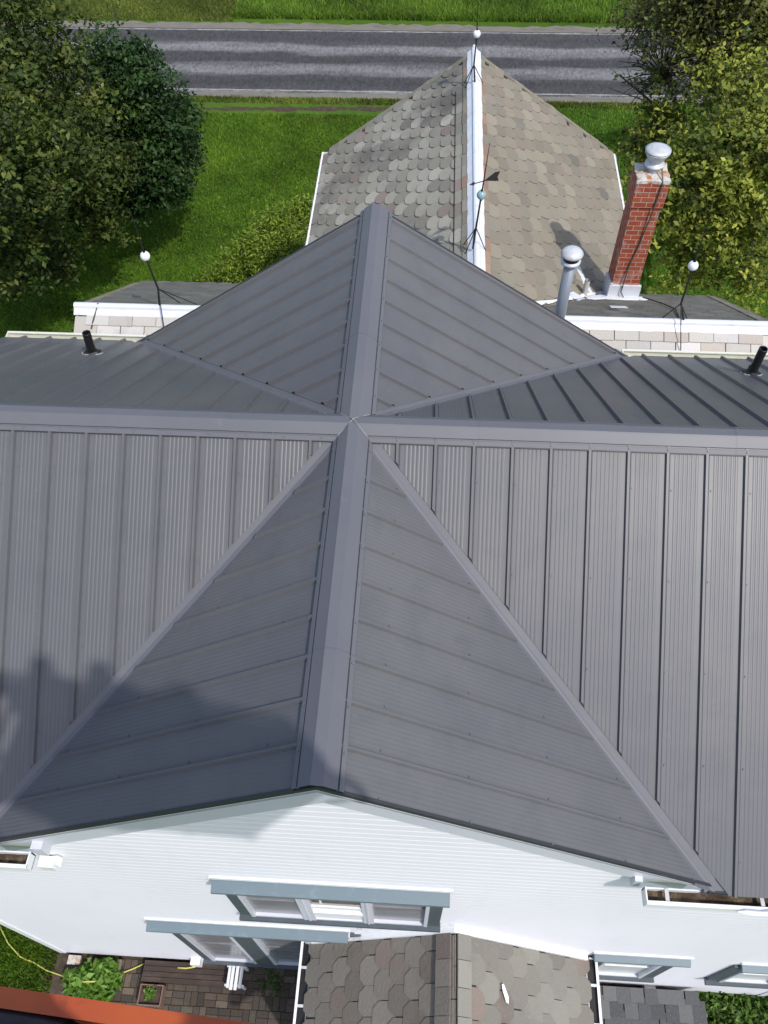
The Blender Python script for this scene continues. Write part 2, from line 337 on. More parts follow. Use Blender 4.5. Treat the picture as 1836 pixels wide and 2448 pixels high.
# ridge caps
def cap_profile(w=.47):
    return [(w+.02, .112), (w+.02, .135), (w-.10, .15), (w-.11, .105), (w-.145, .105), (w-.155, .17), (.055, .185), (0, .19)]
def cap(a0, a1, kind, clips, wl=.47, wr=.47):
    mb = MB(); f1, f2 = ('NL', 'NR') if kind == 'N' else ('EN', 'EF')
    ring = []
    for (s, h) in cap_profile(wl):
        A, Dn, N = frame(f1); ring.append((Dn*s+N*h))
    for (s, h) in reversed(cap_profile(wr)[:-1]):
        A, Dn, N = frame(f2); ring.append((Dn*s+N*h))
    A = frame(f1)[0]; n = len(ring)
    stations = [a0]+list(np.arange(math.ceil(a0/3.3)*3.3, a1, 3.3))+[a1]
    stations = sorted(set(round(float(s), 3) for s in stations))
    for i in range(len(stations)-1):
        lift = Vector((0, 0, .006*(i % 2))); p, q = stations[i], stations[i+1]
        mb.add([A*p+v+lift for v in ring]+[A*q+v+lift for v in ring], [(k, k+1, n+k+1, n+k) for k in range(n-1)])
    for s in np.arange(math.ceil(a0), a1, 1.0):
        for fk, wq in ((f1, wl), (f2, wr)):
            A_, Dn, N = frame(fk); c = A_*(s+.19)+Dn*(wq-.05)+N*.135; mb.obox(c-A_*.02-Dn*.02, A_*.04, Dn*.04, N*.035)
    fc_ = MB()
    for fk, wq in ((f1, wl), (f2, wr)):
        A_, Dn, N = frame(fk); fc_.obox(A_*a0+Dn*(wq+.005)+N*.045, A_*(a1-a0), Dn*.035, N*.062)
    fc_.build('cap_shade_strip', M_dark, roof, clips=clips)  # dark strip standing in for the shade line under the cap edge
    return mb.build('ridge_cap', M_cap, roof, clips=clips)
d1 = Vector((1, 1, 0)).normalized(); d2 = Vector((1, -1, 0)).normalized()
O0 = (0, 0, 0)
cap(XL, 0, 'E', [(O0, tuple(d1)), (O0, tuple(d2))])
cap(0, XR, 'E', [(O0, tuple(-d1)), (O0, tuple(-d2))])
cap(YN-.04, 0, 'N', [(O0, tuple(d1)), (O0, tuple(-d2))], .50, .55)
cap(0, YF+.04, 'N', [(O0, tuple(-d1)), (O0, tuple(d2))], .50, .55)
sm = MB()
for sx in (-1, 1):
    for sy in (-1, 1):
        pts = [Vector((sx*t, sy*t, -t*PT+.215)) for t in (0, .1, .2, .3, .40)]
        pts = [p+Vector((random.uniform(-.01, .01), random.uniform(-.01, .01), 0)) for p in pts]; sm = MB(); sm.tube(pts, .009, 6); sm.build('sealant_bead', M_seal, roof)
# rake trims: dark drip edge, white fascia boards stepping back to the wall, on near and far gables
def rake(y0, y1, w0, w1, t0, t1, name, m, par):
    mb = MB(); mb.prism([(p[0], y0, p[1]) for p in chev(w0, w1, t0, t1)], (0, y1-y0, 0)); return mb.build(name, m, par)
rake(YN-.05, YN+.02, 9.62, 9.62, -.07, .10, 'drip_edge', M_dark, roof)
rake(YF-.02, YF+.05, 9.55, 9.55, -.07, .10, 'drip_edge', M_dark, roof)
rk = [(YN-.03, YN+.05, .10, .36), (YN+.045, YN+.11, .30, .52), (YN+.105, YN+.17, .46, .72), (YN+.165, YN+.24, .66, .95)]
fa = MB()
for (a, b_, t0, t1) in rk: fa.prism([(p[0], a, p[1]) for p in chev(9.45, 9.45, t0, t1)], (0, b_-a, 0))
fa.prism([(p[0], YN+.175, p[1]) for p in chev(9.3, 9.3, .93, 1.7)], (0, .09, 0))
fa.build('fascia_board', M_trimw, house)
M_stepshade = mat('trim_shadow_strip', (0.30, 0.31, 0.34), .7)  # grey for strips that paint the step shadows between fascia boards
for (yy_, tt_) in ((YN-.034, .20), (YN+.041, .43), (YN+.10, .60), (YN+.16, .80)):
    gg = MB(); gg.prism([(p_[0], yy_, p_[1]) for p_ in chev(9.4, 9.4, tt_, tt_+.11)], (0, .02, 0)); gg.build('fascia_shadow_strip', M_stepshade, house)
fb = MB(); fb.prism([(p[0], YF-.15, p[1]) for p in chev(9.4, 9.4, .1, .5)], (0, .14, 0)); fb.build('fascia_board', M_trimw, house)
# near eave edges (dark drip) and fascia wood behind the gutters
for x0, x1 in ((XL, -9.6), (9.55, XR)):
    mb = MB(); mb.box(x0, x1, -WN+.02, -WN+.07, -WN*PT-.06, -WN*PT+.05); mb.build('drip_edge', M_dark, roof)
# walls : lapped siding
def siding(mb, P0, A, L0, z0, z1, out, course=.40, lip=.019):
    A = Vector(A); out = Vector(out); P0 = Vector(P0); z = z0
    while z < z1:
        zz = min(z+course, z1); p = P0+Vector((0, 0, z)); q = P0+Vector((0, 0, zz)); l = out*lip
        m_ = p+(q-p)*.80+out*lip*.85
        mb.add([p+l, p+A*L0+l, m_+A*L0, m_, q+A*L0, q, p, p+A*L0], [(0, 1, 2, 3), (3, 2, 4, 5), (6, 7, 1, 0)]); z = zz
WY = -9.25
WXL, WXR = -14.75, 18.7
wl = MB()
siding(wl, (WXL, WY, 0), (1, 0, 0), WXR-WXL, G+.45, G+.45+.40*56, (0, -1, 0))
wl.build('wall', M_siding, house)
zj = G+.45+.40*56
wg = MB(); siding(wg, (-9.2, WY, 0), (1, 0, 0), 18.4, zj, -.15, (0, -1, 0))
wg.build('wall', M_siding, house, clips=[((0, 0, -.3), (PT, 0, 1)), ((0, 0, -.3), (-PT, 0, 1))])
for (P, A, L_, o_) in (((WXL, -9.25, 0), (0, 1, 0), 18.4, (-1, 0, 0)), ((WXR, -9.25, 0), (0, 1, 0), 18.4, (1, 0, 0)), ((WXL, 9.15, 0), (1, 0, 0), WXR-WXL, (0, 1, 0))):
    w_ = MB(); siding(w_, P, A, L_, G+.45, -6.3, o_); w_.build('wall', M_siding, house)
for x in (WXL, WXR):
    w_ = MB(); siding(w_, (x, -9.2, 0), (0, 1, 0), 18.4, -6.3, -.2, (math.copysign(1, x), 0, 0)); w_.build('wall', M_siding, house, clips=[((0, 0, -.3), (0, PT, 1)), ((0, 0, -.3), (0, -PT, 1))])
w_ = MB(); siding(w_, (-9.2, 9.15, 0), (1, 0, 0), 18.4, -6.3, -.2, (0, 1, 0)); w_.build('wall', M_siding, house, clips=[((0, 0, -.3), (PT, 0, 1)), ((0, 0, -.3), (-PT, 0, 1))])
cb = MB()
for x, sx in ((WXL, -1), (WXR, 1)):
    cb.box(x-.05 if sx < 0 else x-.25, x+.25 if sx < 0 else x+.05, WY-.06, WY+.2, G+.45, -6.6)
build_each(cb, 'corner_board', M_white, house)
fd = MB(); fd.box(WXL+.12, WXR-.12, WY+.1, 9.05, G-.5, G+.46); fd.build('foundation', M_soil, house)
# gutters
def gutter(mb, p0, p1, out, w=.42, h=.36, t=.035):
    p0, p1, out = Vector(p0), Vector(p1), Vector(out); d = p1-p0; up = Vector((0, 0, 1))
    mb.obox(p0-up*h, d, out*w, up*t)                           # bottom
    mb.obox(p0+out*w-up*h, d, out*t, up*h)                     # front
    mb.obox(p0+out*(w-.05)-up*.03, d, out*.10, up*.035)        # rolled lip
    mb.obox(p0-out*.0-up*h, d, out*t, up*(h-.06))              # back
    dn = d.normalized()
    for e, sgn in ((p0, 1), (p1, -1)): mb.obox(e-up*h, dn*t*sgn, out*w, up*h)
def debris(p0, p1, out, w, h, par):
    mb = MB(); p0, p1, out = Vector(p0), Vector(p1), Vector(out); n = 40; vs = []
    for i in range(n+1):
        for j in range(4): vs.append(p0+(p1-p0)*(i/n)+out*(.04+(w-.05)*j/3)+Vector((0, 0, -h+.10+random.uniform(0, .07))))
    mb.add(vs, [(i*4+j, i*4+j+1, (i+1)*4+j+1, (i+1)*4+j) for i in range(n) for j in range(3)]); return mb.build('gutter_debris', M_debris, par)
zg = -WN*PT-.12
for nm, (x0, x1) in (('R', (8.0, XR)), ('L', (XL, -8.15))):
    gm = MB(); y0 = -9.62; gutter(gm, (x0, y0, zg), (x1, y0, zg), (0, -1, 0), .38, .40)
    go = gm.build('gutter', M_white, house)
    debris((x0+.05, y0, zg), (x1-.05, y0, zg), (0, -1, 0), .36, .40, go)
    hg = MB()
    for x in np.arange(x0+.55, x1, 2.4): hg.box(x-.05, x+.05, y0-.36, y0-.01, zg-.07, zg-.04)
    build_each(hg, 'gutter_hanger', M_galv, go)
    if nm == 'R':
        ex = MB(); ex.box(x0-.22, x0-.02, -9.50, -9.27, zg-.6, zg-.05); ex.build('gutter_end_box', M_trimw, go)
        ic = MB(); ic.tube([(10.25+.2*i, -10.1+.01*math.sin(i*2), zg+.02) for i in range(8)], [.02, .06, .07, .06, .075, .065, .05, .015], 8); ic.build('loose_trim', M_white, go)
        fw = MB(); fw.box(9.6, XR, -9.66, -9.61, zg-.25, zg+.07); fw.build('bare_fascia', M_fasciaw, house)
    else:
        el = MB(); el.obox((-8.62, -9.30, -8.9), (.42, 0, 0), (0, -.30, -.05), (.0, -.02, .50)); el.obox((-8.25, -9.3, -8.75), (.22, 0, .1), (0, -.26, 0), (-.05, 0, .3))
        el.build('downspout_elbow', M_white, house)
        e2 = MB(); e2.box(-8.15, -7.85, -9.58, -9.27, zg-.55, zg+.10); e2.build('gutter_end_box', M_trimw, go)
zf = -WF*PT-.05
for x0, x1 in ((XL, -9.35), (9.45, XR)):
    gm = MB(); gutter(gm, (x0, WF+.02, zf+.04), (x1, WF+.02, zf+.04), (0, 1, 0), .34, .36, .045); go = gm.build('gutter', M_cream, house)
# black vent pipes
def far_pt(x, y): return Vector((x, y, -y*PT))
for (bx, by, hh, lean) in ((-10.29, 7.09, 1.05, (.10, 0, 0)), (13.25, 7.02, 1.25, (.0, 0, 0))):
    p = far_pt(bx, by); mb = MB(); top = p+Vector(lean)+Vector((0, 0, hh)); n = 20; mb.smooth = True
    mb.tube([p-Vector((0, 0, .1)), top], .15, n, caps=False); mb.tube([top, p+Vector((0, 0, .3))], .115, n, caps=False)
    mb.lathe(top, [(.15, 0), (.15, .01), (.115, .01), (.115, 0)], n); vp = mb.build('vent_pipe', M_rubber, house)
    bt = MB(); N = frame('EF')[2]; bt.smooth = True
    bt.lathe(p+N*.04, [(.34, 0), (.33, .03), (.24, .06), (.22, .14), (.17, .2), (.16, .30), (.14, .3)], 20, axis=(Vector((0, 0, 1))*.6+N*.4))
    bt.build('pipe_boot', M_rubber, vp)
    c_ = MB(); A_, D_, N_ = frame('EF')
    c_.tube([p+A_*math.cos(a)*.34+D_*(math.sin(a)*.34)+N_*.05 for a in np.linspace(0, 6.4, 40)], [random.uniform(.012, .04) for _ in range(40)], 6)
    c_.build('sealant_bead', M_seal, vp)

# windows on the near wall -------------------------------------------------
def window(x0, x1, zt, zb, bars, capx, pane_m, cut=None, cas=.42, capd=.42):
    """x0..x1 outer opening, bars = list of (xa, xb, kind)"""
    mb = MB(); y = WY
    mb.box(x0-cas, x0, y-.14, y+.02, zb-.1, zt); mb.box(x1, x1+cas, y-.14, y+.02, zb-.1, zt)
    mb.box(x0-cas-.05, x1+cas+.05, y-.30, y+.02, zb-.32, zb-.1)
    w = mb.build('window', M_bluedk, house)
    cp = MB(); cp.prism([(capx[0], y+.01, zt+.30), (capx[0], y+.01, zt-.02), (capx[0], y-capd, zt-.02), (capx[0], y-capd, zt+.16)], (capx[1]-capx[0], 0, 0)); cp.build('drip_cap', M_blue, w)
    fl = MB(); fl.box(capx[0]-.06, capx[1]+.06, y-.07, y+.01, zt+.30, zt+.50); fl.build('cap_flashing', M_white, w)
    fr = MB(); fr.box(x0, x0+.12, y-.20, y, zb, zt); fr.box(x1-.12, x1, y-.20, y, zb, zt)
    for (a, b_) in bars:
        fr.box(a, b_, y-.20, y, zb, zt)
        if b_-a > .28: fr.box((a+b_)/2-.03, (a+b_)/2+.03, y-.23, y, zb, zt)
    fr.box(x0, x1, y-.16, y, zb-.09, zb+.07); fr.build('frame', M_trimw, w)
    edges = [x0+.12]+[v for bb in bars for v in bb]+[x1-.12]
    for i in range(0, len(edges), 2):
        pm = pane_m[i//2] if isinstance(pane_m, list) else pane_m
        if pm is None: continue
        pn = MB(); pn.box(edges[i], edges[i+1], y-.05, y-.035, zb+.07, zt); pn.build('pane', pm, w)
        sb = MB(); zm = (zb+zt)/2
        sb.box(edges[i], edges[i+1], y-.085, y-.05, zm-.06, zm+.06)
        sb.build('meeting_rail', M_pane if pm is M_pane else M_white, w)
    return w, edges
w1, e1 = window(-3.45, 2.62, -10.55, -15.25, [(-1.62, -1.20), (.45, .80)], (-4.0, 3.17), [M_pane, None, M_pane])
ms = MB(); ms.box(e1[2], e1[3], WY-.10, WY-.085, -13.0, -10.55); ms.build('pane', M_paned, w1)
ms = MB(); ms.box(e1[2], e1[3], WY-.16, WY-.06, -13.3, -13.0); ms.box(e1[2], e1[3], WY-.24, WY-.02, -13.9, -13.6); ms.box(e1[2]+.3, e1[2]+.36, WY-.13, WY-.10, -13.0, -10.6)
ms.box(e1[2], e1[3], WY-.12, WY-.06, -15.2, -13.9); ms.build('open_sash', M_white, w1)
def X(px): return hit(px, 2205, 1, WY)[0]
w2, e2 = window(-7.0, -.2, -18.35, -27.2, [(-5.05, -3.95), (-2.05, -1.75)], (-7.9, -.25), [M_pane, M_pane, M_pane])
md = MB(); md.box(-4.85, -4.12, WY-.24, WY-.1, -27.2, -18.36); md.build('mullion_casing', M_bluedk, w2)
w3, e3 = window(9.75, 12.0, -19.9, -24.3, [], (9.2, 12.85), M_panew, cas=.55, capd=.30)
w4, e4 = window(15.2, 17.4, -20.4, -24.0, [], (14.95, 18.2), M_panew, cas=.45, capd=.30)
bx = MB(); bx.box(-8.2, -7.75, WY-.32, WY-.02, G+.55, G+1.3); bx.build('tap_cover', M_white, house)
bx = MB(); bx.box(13.0, 13.5, WY-.25, WY, G+1.1, G+1.5); bx.build('wall_outlet', M_white, house)
wr = MB(); wr.tube([(-.1, WY-.05, -15.5), (0, WY-.12, -15.9), (.22, WY-.08, -16.3), (.15, WY-.1, -16.9), (.3, WY-.06, -17.3)], .025, 6); wr.build('dangling_wire', M_pvc, house)

# ------------------------------------------------------------------ slate work
def tiles(mb, base, A, Dn, N, inside, a0, a1, D, w, ex, cols, kind='hex', tilt=.13, firstrect=1, th=.04, jit=.03):
    A, Dn, N, base = map(Vector, (A, Dn, N, base)); nr = int(math.ceil(D/ex)); 
    for r_ in range(nr):
        s0 = r_*ex; off = (w/2 if r_ % 2 else 0)
        for i in range(int((a1-a0)/w)+2):
            a = a0+i*w+off-w*.5
            if not inside(a, s0+ex*.6): continue
            L_ = ex*1.5; c = pick(cols); ja = random.uniform(-jit, jit); js = random.uniform(-jit, jit)*1.5
            hw = w*.485; ch = w*.27
            lo = s0+ex+js
            if kind == 'rect' or r_ < firstrect: poly = [(-hw, lo-L_), (-hw, lo), (hw, lo), (hw, lo-L_)]
            elif kind == 'hexp': poly = [(-hw, lo-L_), (-hw, lo-ch), (-hw+ch*.85, lo), (hw-ch*.85, lo), (hw, lo-ch), (hw, lo-L_)]
            else: poly = [(-hw, lo-L_), (-hw, lo-ch), (-hw+ch*.55, lo-ch*.28), (-hw+ch*1.15, lo), (hw-ch*1.15, lo), (hw-ch*.55, lo-ch*.28), (hw, lo-ch), (hw, lo-L_)]
            poly = [(x, max(y, 0.0)) for x, y in poly]
            lift = lambda y: tilt*ex*((y-(lo-L_))/L_)+.01+random.uniform(0, .006)
            top = [base+A*(a+ja+x)+Dn*y+N*(lift(y)+th) for x, y in poly]; bot = [t-N*(th+.03) for t in top]
            n = len(top); mb.add(top+bot, [tuple(range(n))]+[(k, n+k, n+(k+1) % n, (k+1) % n) for k in range(n)], c)
MS = .63; SS = math.sqrt(1+MS*MS)
sh = empty('slate_roofed_wing', (3.9, 22, G), 'older wing behind with scalloped slate roofs and white metal ridges', 'house')
Z0 = -7.0; EX0, EX1, EY = -12.96, 15.9, 12.2; NX, NY1 = 3.9, 34.4
EHW_N, EHW_F = 6.0, 6.4; NHW = 8.5
k = 1/SS
# decks (thin slabs under the tiles) and walls
ds = MB()
def slab(pts, n, t=.18):
    n = Vector(n).normalized(); pts = [Vector(p)-n*.02 for p in pts]; ds.prism(pts, -n*t)
slab([(EX0, EY, Z0), (EX1, EY, Z0), (EX1, EY-EHW_N, Z0-EHW_N*MS), (EX0, EY-EHW_N, Z0-EHW_N*MS)][::-1], (0, -MS, 1))
slab([(EX0, EY, Z0), (EX1, EY, Z0), (EX1+.1, EY+EHW_F+.7, Z0-(EHW_F+.7)*MS), (EX0, EY+EHW_F, Z0-EHW_F*MS)], (0, MS, 1))
slab([(NX, EY, Z0), (NX, NY1, Z0), (NX-NHW, 33.1, Z0-NHW*MS), (NX-NHW, EY, Z0-NHW*MS)], (-MS, 0, 1))
slab([(NX, EY, Z0), (NX, NY1, Z0), (NX+NHW, 33.8, Z0-NHW*MS), (NX+NHW, EY, Z0-NHW*MS)][::-1], (MS, 0, 1))
sr = ds.build('slate_roof', M_felt, sh)
greens = [(.225, .195, .145), (.235, .208, .155), (.205, .18, .138), (.245, .215, .165), (.215, .185, .142), (.22, .20, .155)]*5+[(.235, .20, .16), (.16, .15, .12)]
reds = [(.26, .17, .12), (.23, .15, .11), (.22, .19, .14), (.24, .2, .15), (.29, .2, .14)]
greyL = [(.27, .25, .20), (.23, .215, .175), (.31, .29, .235), (.21, .195, .155), (.28, .26, .205), (.34, .32, .265)]*3+[(.24, .19, .16)]
pale = [(.42, .395, .35), (.38, .355, .32), (.46, .435, .395), (.34, .32, .285), (.42, .375, .33), (.46, .44, .42), (.56, .54, .52)]
dull = [(.15, .148, .125), (.165, .16, .14), (.14, .138, .118), (.17, .165, .145)]
DN = NHW*SS
tr = MB(); tiles(tr, (NX, 0, Z0), (0, 1, 0), (k, 0, -MS*k), (MS*k, 0, k), lambda a, s: a < NY1-.06*s-.3 and a > EY-1+s*k*.95 and s > .9, EY-1, NY1, DN, 1.0, .66, greens)
tr.build('slate_tiles', M_slate, sr)
tr = MB(); tiles(tr, (NX, 0, Z0), (0, 1, 0), (k, 0, -MS*k), (MS*k, 0, k), lambda a, s: a < NY1-.3 and a > EY-.6 and s < .9, EY-1, NY1, 1.3, .95, .66, reds, firstrect=9)
tr.build('slate_tiles', M_slate, sr)
tr = MB(); tiles(tr, (NX, 0, Z0), (0, 1, 0), (-k, 0, -MS*k), (-MS*k, 0, k), lambda a, s: a < NY1-.13*s-.3 and a > EY-1+s*k*.9 and s > .9, EY-1, NY1, DN, 1.0, .66, greyL)
tr.build('slate_tiles', M_slateL, sr)
tr = MB(); tiles(tr, (NX, 0, Z0), (0, 1, 0), (-k, 0, -MS*k), (-MS*k, 0, k), lambda a, s: a < NY1-.3 and a > EY-.6 and s < .9, EY-1, NY1, 1.3, .95, .66, reds+greens[:4]+greyL[:4], firstrect=9)
tr.build('slate_tiles', M_slateL, sr)
def near_tiles(w, ex, rows_rect):
    t_ = MB(); tiles(t_, (0, EY, Z0), (1, 0, 0), (0, -k, -MS*k), (0, -MS*k, k), lambda a, s: EX0+.3 < a < EX1, EX0+.45, EX1, EHW_N*SS, w, ex, pale, firstrect=rows_rect, jit=.012); return t_
near_tiles(1.0, .78, 2).build('slate_tiles', M_slate, sr)
t_ = MB(); tiles(t_, (0, EY, Z0), (1, 0, 0), (0, k, -MS*k), (0, MS*k, k), lambda a, s: (EX0 < a < NX-s*k*.9) or (NX+s*k*1.0 < a < EX1), EX0, EX1, (EHW_F+.5)*SS, .8, .5, dull, firstrect=0, tilt=.06)
t_.build('slate_tiles', M_slateD, sr)
# slate verges along the far gable and the wing ends
def verge(p0, p1, w_=.16):
    m_ = MB(); p0, p1 = Vector(p0), Vector(p1); d = (p1-p0); n = 14
    for i in range(n): m_.obox(p0+d*(i/n)+Vector((0, 0, .02+random.uniform(0, .02))), d*(1/n*.985), (0, -.34 if abs(d.y) < 3 else 0, 0) if abs(d.x) > 3 else (.3*(1 if p0.x < 0 else -1), 0, 0), Vector((0, 0, .10)), pick(greens, .1))
    m_.build('verge_slates', M_slate, sr)
verge((NX, NY1+.05, Z0), (NX-NHW, 33.1, Z0-NHW*MS)); verge((NX, NY1+.05, Z0), (NX+NHW, 33.8, Z0-NHW*MS))
verge((EX0, EY, Z0), (EX0, EY+EHW_F, Z0-EHW_F*MS)); verge((EX1, EY, Z0), (EX1+.1, EY+EHW_F+.6, Z0-(EHW_F+.6)*MS))
# white metal ridges
def wridge(p0, p1, side, wa, wb):
    mb = MB(); p0, p1 = Vector(p0), Vector(p1); n = 60
    d = (p1-p0).normalized(); up = Vector((0, 0, 1)); ring = []
    for (u, h) in [(-wa, -wa*MS+.07), (-wa, -wa*MS+.10), (-.16, .02), (-.12, .13), (-.04, .17), (.04, .17), (.12, .13), (.16, .02), (wb, -wb*MS+.10), (wb, -wb*MS+.07)]: ring.append((u, h))
    vs = []; m = len(ring)
    for i in range(n+1):
        c = p0+(p1-p0)*(i/n)
        for j, (u, h) in enumerate(ring):
            jj = random.uniform(-.02, .02) if j in (0, 1, m-2, m-1) else random.uniform(-.004, .004); vs.append(c+Vector(side)*(u+jj)+up*(h+.04))
    mb.add(vs, [(i*m+j, i*m+j+1, (i+1)*m+j+1, (i+1)*m+j) for i in range(n) for j in range(m-1)]); return mb.build('ridge_cap', M_ridgew, sr)
wridge((NX, EY-.2, Z0+.03), (NX, NY1+.2, Z0+.03), (1, 0, 0), .40, .38)
wridge((EX0-.08, EY, Z0+.01), (EX1+.08, EY, Z0+.01), (0, -1, 0), .3, .38)
rt = MB(); rt.tube([(NX, NY1, Z0+.16), (NX, NY1+.32, Z0+.18)], .12, 12); rt.build('ridge_roll_end', M_ridgew, sr)
# valley flashing of the slate wing with roof cement
vm = MB(); vs = []; n = 30
for i in range(n+1):
    t = 2.2+i/n*5.2; c = Vector((NX+t, EY+t, Z0-t*MS+.12)); w_ = .17+random.uniform(-.05, .05)
    vs += [c+Vector((-w_, w_*.2, w_*MS+.06)), c+Vector((0, 0, .0)), c+Vector((w_*.2, -w_, w_*MS+.06))]
vm.add(vs, [(i*3+j, i*3+j+1, (i+1)*3+j+1, (i+1)*3+j) for i in range(n) for j in range(2)]); vm.build('valley_flashing', M_tar, sr)
# walls under the wing
ww = MB(); zt = Z0-NHW*MS
ww.box(NX-NHW+.5, NX+NHW-.5, EY, 33.2, G, zt-.1); ww.prism([(NX-NHW+.5, 33.1, zt-.1), (NX+NHW-.5, 33.1, zt-.1), (NX, 33.1, Z0-.4)], (0, .1, 0))
ww.build('wall', M_siding, sh)
ww = MB(); ze = Z0-EHW_N*MS; ww.box(EX0+.35, EX1-.35, EY-EHW_N+.7, EY+EHW_F-.5, G, ze-.1)
for x in (EX0+.35, EX1-.45): ww.prism([(x, EY-EHW_N+.7, ze-.1), (x, EY+EHW_F-.5, ze-.1), (x, EY, Z0-.25)], (.1, 0, 0))
ww.build('wall', M_siding, sh)
rf = MB(); rf.obox((EX0-.03, EY, Z0-.26), (.09, 0, 0), (0, EHW_F, -EHW_F*MS), (0, 0, .24)); rf.obox((EX0-.03, EY, Z0-.26), (.09, 0, 0), (0, -EHW_N, -EHW_N*MS), (0, 0, .24)); rf.build('rake_board', M_white, sh)
for sx, yb, ya in ((-1, 33.0, EY+2), (1, 33.4, 22.5)):
    gm = MB(); x = NX+sx*NHW; gutter(gm, (x, ya, zt-.05), (x, yb, zt-.05), (sx, 0, 0), .38, .34, .045); go = gm.build('gutter', M_white, sh)
    hg = MB()
    for y in np.arange(ya+1, yb, 1.9): hg.box(min(x, x+sx*.38), max(x, x+sx*.38), y-.05, y+.05, zt-.1, zt-.06)
    build_each(hg, 'gutter_hanger', M_white, go)
    dbm = MB(); dbm.box(min(x+sx*.04, x+sx*.36), max(x+sx*.04, x+sx*.36), ya+.05, yb-.05, zt-.24, zt-.18); dbm.build('gutter_debris', M_rubber, go)
# chimney
cx0, cx1, cy0 = 10.55, 11.80, 17.95; cy1 = cy0+1.25; ztop = -4.35
ch = MB(); ch.uv = True; ch.box(cx0, cx1, cy0, cy1, -13.0, ztop-1.15); ch.box(cx0-.07, cx1+.07, cy0-.07, cy1+.07, ztop-1.15, ztop)
chim = ch.build('chimney', M_brick, sh)
cr = MB()
nn = 9; vs = []
def crown_ring(e, z):
    out = []
    for i in range(4*nn):
        s_, q = divmod(i, nn); t = q/nn*2-1
        p = [(t, -1), (1, t), (-t, 1), (-1, -t)][s_]
        out.append(((cx0+cx1)/2+p[0]*((cx1-cx0)/2+e)+random.uniform(-.03, .03), (cy0+cy1)/2+p[1]*((cy1-cy0)/2+e)+random.uniform(-.03, .03), z+random.uniform(-.015, .015)))
    return out
R0 = crown_ring(.06, ztop); R1 = crown_ring(.07, ztop+.13); R2 = crown_ring(-.30, ztop+.24); m4 = 4*nn
cr.add(R0+R1+R2, [(i, (i+1) % m4, m4+(i+1) % m4, m4+i) for i in range(m4)]+[(m4+i, m4+(i+1) % m4, 2*m4+(i+1) % m4, 2*m4+i) for i in range(m4)]+[tuple(range(2*m4, 3*m4))])
cr.build('chimney_crown', M_crown, chim)
cc = Vector(((cx0+cx1)/2+.02, (cy0+cy1)/2, ztop+.2))
hp = MB(); hp.smooth = True; hp.lathe(cc, [(.30, 0), (.30, .22), (.42, .24), (.42, .34), (.27, .38), (.27, .5), (.36, .55), (.52, .86), (.53, .9), (.50, .9), (.34, .60)], 32); hp.build('chimney_cap', M_galv, chim)
hp = MB(); hp.smooth = True; hp.lathe(cc, [(.53, .93), (.54, .96), (.40, 1.02), (.2, 1.07), (0, 1.09)], 32); hp.lathe(cc, [(.2, .6), (.2, .95)], 16); hp.build('cap_lid', M_galv, chim)
fl = MB(); zf1 = Z0-(cy0-EY)*MS
fl.obox((cx0-.12, cy0-.16, zf1-.25), (cx1-cx0+.24, 0, 0), (.0, .14, 0), (0, .04, 1.15)); fl.obox((cx0-.10, cy0-.10, zf1-.5), (.10, 0, 0), (0, 1.4, -.4), (.02, 0, 1.5)); fl.build('chimney_flashing', M_flash, chim)
tm = MB()
for pts, w_ in (([(10.1, 17.85), (10.6, 17.7), (11.3, 17.62), (12.2, 17.7)], .28), ([(9.7, 17.6), (10.2, 17.75), (10.5, 17.9)], .35), ([(9.9, 17.9), (9.4, 18.9), (9.0, 20.2)], .16)):
    for i in range(len(pts)-1):
        for q in range(14):
            x = pts[i][0]+(pts[i+1][0]-pts[i][0])*q/14; y = pts[i][1]+(pts[i+1][1]-pts[i][1])*q/14
            zz = max(Z0-(y-EY)*MS, Z0-(x-NX)*MS)
            tm.lathe((x, y, zz+.09), [(w_*random.uniform(.8, 1.2), 0), (w_*.8, .06), (0, .08)], 9, axis=(.2, .4, 1))
tm.build('roof_cement', M_tar, chim)
cd = MB(); pts = [cc+Vector((.25, -.4, .35)), Vector((cx1-.25, cy0-.12, ztop+.05)), Vector((cx1-.35, cy0-.13, ztop-1.3)), Vector((cx1-.5, cy0-.05, ztop-3)), Vector((cx0+.55, cy0-.05, -8.6)), Vector((cx0+.45, cy0-.22, -10.0)), Vector((cx0+.8, cy0-.4, -10.5)), Vector((cx1+.3, cy0-.6, zf1+.3))]
cd.tube(pts, .03, 6); cd.build('conductor_cable', M_rod, chim)
# grey flue with dome cap, small white stub
fx, fy = 7.0, 11.0
fm = MB(); fm.smooth = True; fm.tube([(fx, fy, -7.2), (fx, fy, -3.1)], .215, 24); flue = fm.build('flue_pipe', M_gal2, sh)
fc = MB(); fc.smooth = True; q = Vector((fx, fy, -3.15)); fc.lathe(q, [(.22, -.02), (.36, .0), (.37, .10), (.25, .12), (.25, .30), (.40, .34), (.41, .40), (.33, .50), (.2, .57), (0, .60)], 32); fc.build('flue_cap', M_galv, flue)
fcs = MB(); fcs.lathe(q, [(.29, .13), (.29, .30)], 24); fcs.build('flue_louvre', M_iron, flue)
x, y = 9.35, 17.9; zz = Z0-(x-NX)*MS
sm_ = MB(); sm_.smooth = True; sm_.tube([(x, y, zz-.3), (x, y, zz+.95)], .13, 16, caps=False); sm_.tube([(x, y, zz+.95), (x, y, zz)], .10, 16, caps=False); sm_.build('stub_vent', M_pvc, sh)
bs = MB(); A_ = Vector((1, 0, 0)); D_ = Vector((0, k, -MS*k)); N_ = Vector((0, MS*k, k)); P_ = Vector((10.0, EY+2.8, Z0-2.8*MS)); bs.obox(P_+N_*.1, A_*.75, D_*.5, N_*.02); bs.build('loose_slate', M_ridgew, sr)
